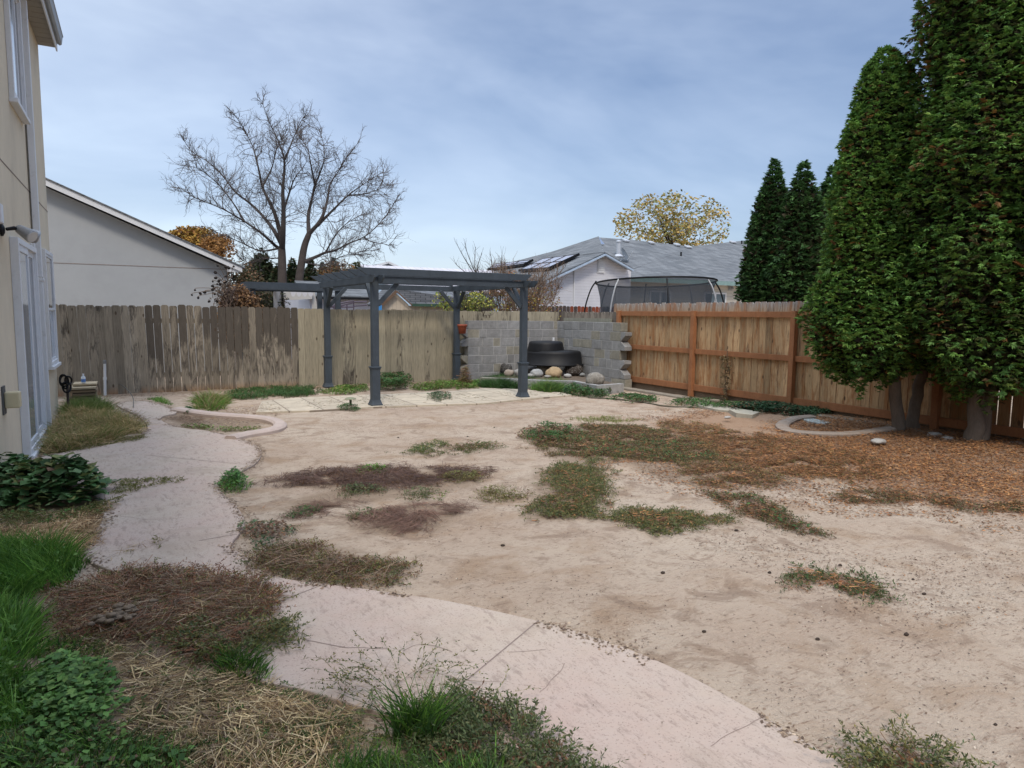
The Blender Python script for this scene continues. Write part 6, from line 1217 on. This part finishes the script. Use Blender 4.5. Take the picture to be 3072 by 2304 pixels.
tag(mb.build('garden_curb', surf('grey_curb', (.27, .22, .18), .9, .25, 6, .4, 50, stain=((.2, .12, .07), 9, .52, .7, .8)), None), 'grey curved curb ring half buried in orange litter below the two-trunk tree', 'curb')
STP = surf('grey_stump_wood', (.26, .21, .155), .95, .3, 10, .6, 40, vscale=(1, 1, .3))
p = GD(1543, 882, .0); mb = MB(); mb.tube([(p[0], p[1], -.05), (p[0], p[1], .06), (p[0]+.005, p[1], .15), (p[0]+.005, p[1], .152)], [.10, .09, .085, .075], 14); tag(mb.build('stump', STP, None, sm=False), 'short sawn-off grey stump in the ivy by the stained fence', 'stump')
for pts, lb, h in (([(1515, 873), (1560, 881), (1600, 888), (1590, 895), (1545, 890), (1505, 880)], 'mossy flat concrete slab under the sawn stump', .04), ([(1574, 894), (1600, 892), (1640, 900), (1625, 906), (1590, 902)], 'narrow pale concrete block lying in the ivy', .06), ([(1730, 912), (1760, 914), (1795, 922), (1780, 925), (1745, 919)], 'thin bluish flat stone inside the grey curb ring', .02)):
    P = polyD(pts, .03); z0_ = float(hgt(P[:1, 0], P[:1, 1])[0]); mb = MB(); mb.prism([(*q, z0_+h) for q in P], (0, 0, -.1)); tag(mb.build('concrete_slab' if 'bluish' not in lb else 'flat_stone', surf('old_concrete', (.38, .35, .28), .95, .2, 6, .4, 40) if 'bluish' not in lb else surf('blue_stone', (.40, .46, .46), .8, .15, 6, .2), None, .006), lb, 'slab')
MOW = surf('mow_strip', (.27, .235, .19), .95, .25, 4, .5, 50, stain=((.10, .09, .05), 8, .5, .7, .6))
mb = MB(); y = 12.0
while y > 6.2:
    l_ = rng.uniform(.9, 1.25); mb.box(9.12+rng.normal()*.01, 9.30+rng.normal()*.01, y-l_+.015, y, -.05, .055+.05*(y < 8.9)+rng.normal()*.006); y -= l_
tag(mb.build('edging_strip', MOW, None, .008), 'crumbling concrete edging strip along the foot of the stained fence', 'edging')
P = smooth_open(A([[*GD(x, y)[:2], .03] for x, y in ((1270, 862), (1340, 866), (1400, 874), (1440, 882), (1500, 884), (1560, 893))]), 2); mb = MB(); mb.tube(P, .012, 6); tag(mb.build('garden_hose', surf('old_hose', (.10, .09, .06), .7), None), 'old dark hose lying along the weeds by the block wall end', 'hose')
# ------------------------------------------------------------------ sky and sun
w = bpy.data.worlds.new('World'); bpy.context.scene.world = w; w.use_nodes = True; t = w.node_tree; t.nodes.clear()
out = N(t, 'ShaderNodeOutputWorld'); g = N(t, 'ShaderNodeTexCoord'); vec = g.outputs['Generated']
SUN_EL, SUN_AZ = math.radians(52), math.radians(200)   # azimuth clockwise from +Y
sky = N(t, 'ShaderNodeTexSky', sky_type='NISHITA', sun_disc=False); sky.sun_elevation = SUN_EL; sky.sun_rotation = SUN_AZ
b1 = N(t, 'ShaderNodeBackground'); b1.inputs['Strength'].default_value = .05; L(t, sky.outputs[0], b1.inputs[0])
sep = N(t, 'ShaderNodeSeparateXYZ'); L(t, vec, sep.inputs[0])
# brightness falls from the west (left) to the east, and the zenith is the brightest part of the overcast
dt = N(t, 'ShaderNodeVectorMath', operation='DOT_PRODUCT'); L(t, vec, dt.inputs[0]); dt.inputs[1].default_value = (-math.cos(th)*.95, math.sin(th)*.95, 0)
mp = N(t, 'ShaderNodeMapping'); L(t, vec, mp.inputs[0]); mp.inputs['Scale'].default_value = (1.1, 1.1, 3.4); mp.inputs['Rotation'].default_value = (.25, -.2, .3)
c1 = noise(t, 1.15, 5, .58, mp.outputs[0], .4); c2 = noise(t, 3.5, 5, .6, mp.outputs[0], .6)
e = math_(t, 'MULTIPLY', dt.outputs['Value'], .58)
e = math_(t, 'ADD', e, math_(t, 'MULTIPLY', sep.outputs['Z'], .62))
e = math_(t, 'ADD', e, math_(t, 'MULTIPLY', math_(t, 'SUBTRACT', c1, .5), 1.5))
e = math_(t, 'ADD', e, math_(t, 'MULTIPLY', math_(t, 'SUBTRACT', c2, .5), .28))
e = math_(t, 'ADD', e, .20)
col = ramp(t, e, [(0., (.12, .175, .31)), (.25, (.25, .31, .44)), (.5, (.38, .44, .565)), (.75, (.54, .61, .72)), (1., (.72, .78, .84))])
zen = ramp(t, sep.outputs['Z'], [(.55, 1.), (.9, 3.2)])
col = mix(t, 1., col, zen, 'MULTIPLY')
b2 = N(t, 'ShaderNodeBackground'); b2.inputs['Strength'].default_value = .64; L(t, col, b2.inputs[0])
ad = N(t, 'ShaderNodeAddShader'); L(t, b1.outputs[0], ad.inputs[0]); L(t, b2.outputs[0], ad.inputs[1]); L(t, ad.outputs[0], out.inputs[0])
sl = bpy.data.lights.new('sun', 'SUN'); sl.energy = 1.5; sl.angle = math.radians(12); sl.color = (1, .90, .77)
so = bpy.data.objects.new('sun', sl); C.objects.link(so)
d = Vector((math.sin(SUN_AZ)*math.cos(SUN_EL), math.cos(SUN_AZ)*math.cos(SUN_EL), math.sin(SUN_EL))); so.rotation_euler = d.to_track_quat('Z', 'Y').to_euler()
s = bpy.context.scene; s.view_settings.view_transform = 'Standard'; s.view_settings.look = 'None'; s.view_settings.exposure = 0.50; s.view_settings.gamma = 1
s.cycles.max_bounces = 5; s.cycles.diffuse_bounces = 3; s.cycles.use_denoising = True
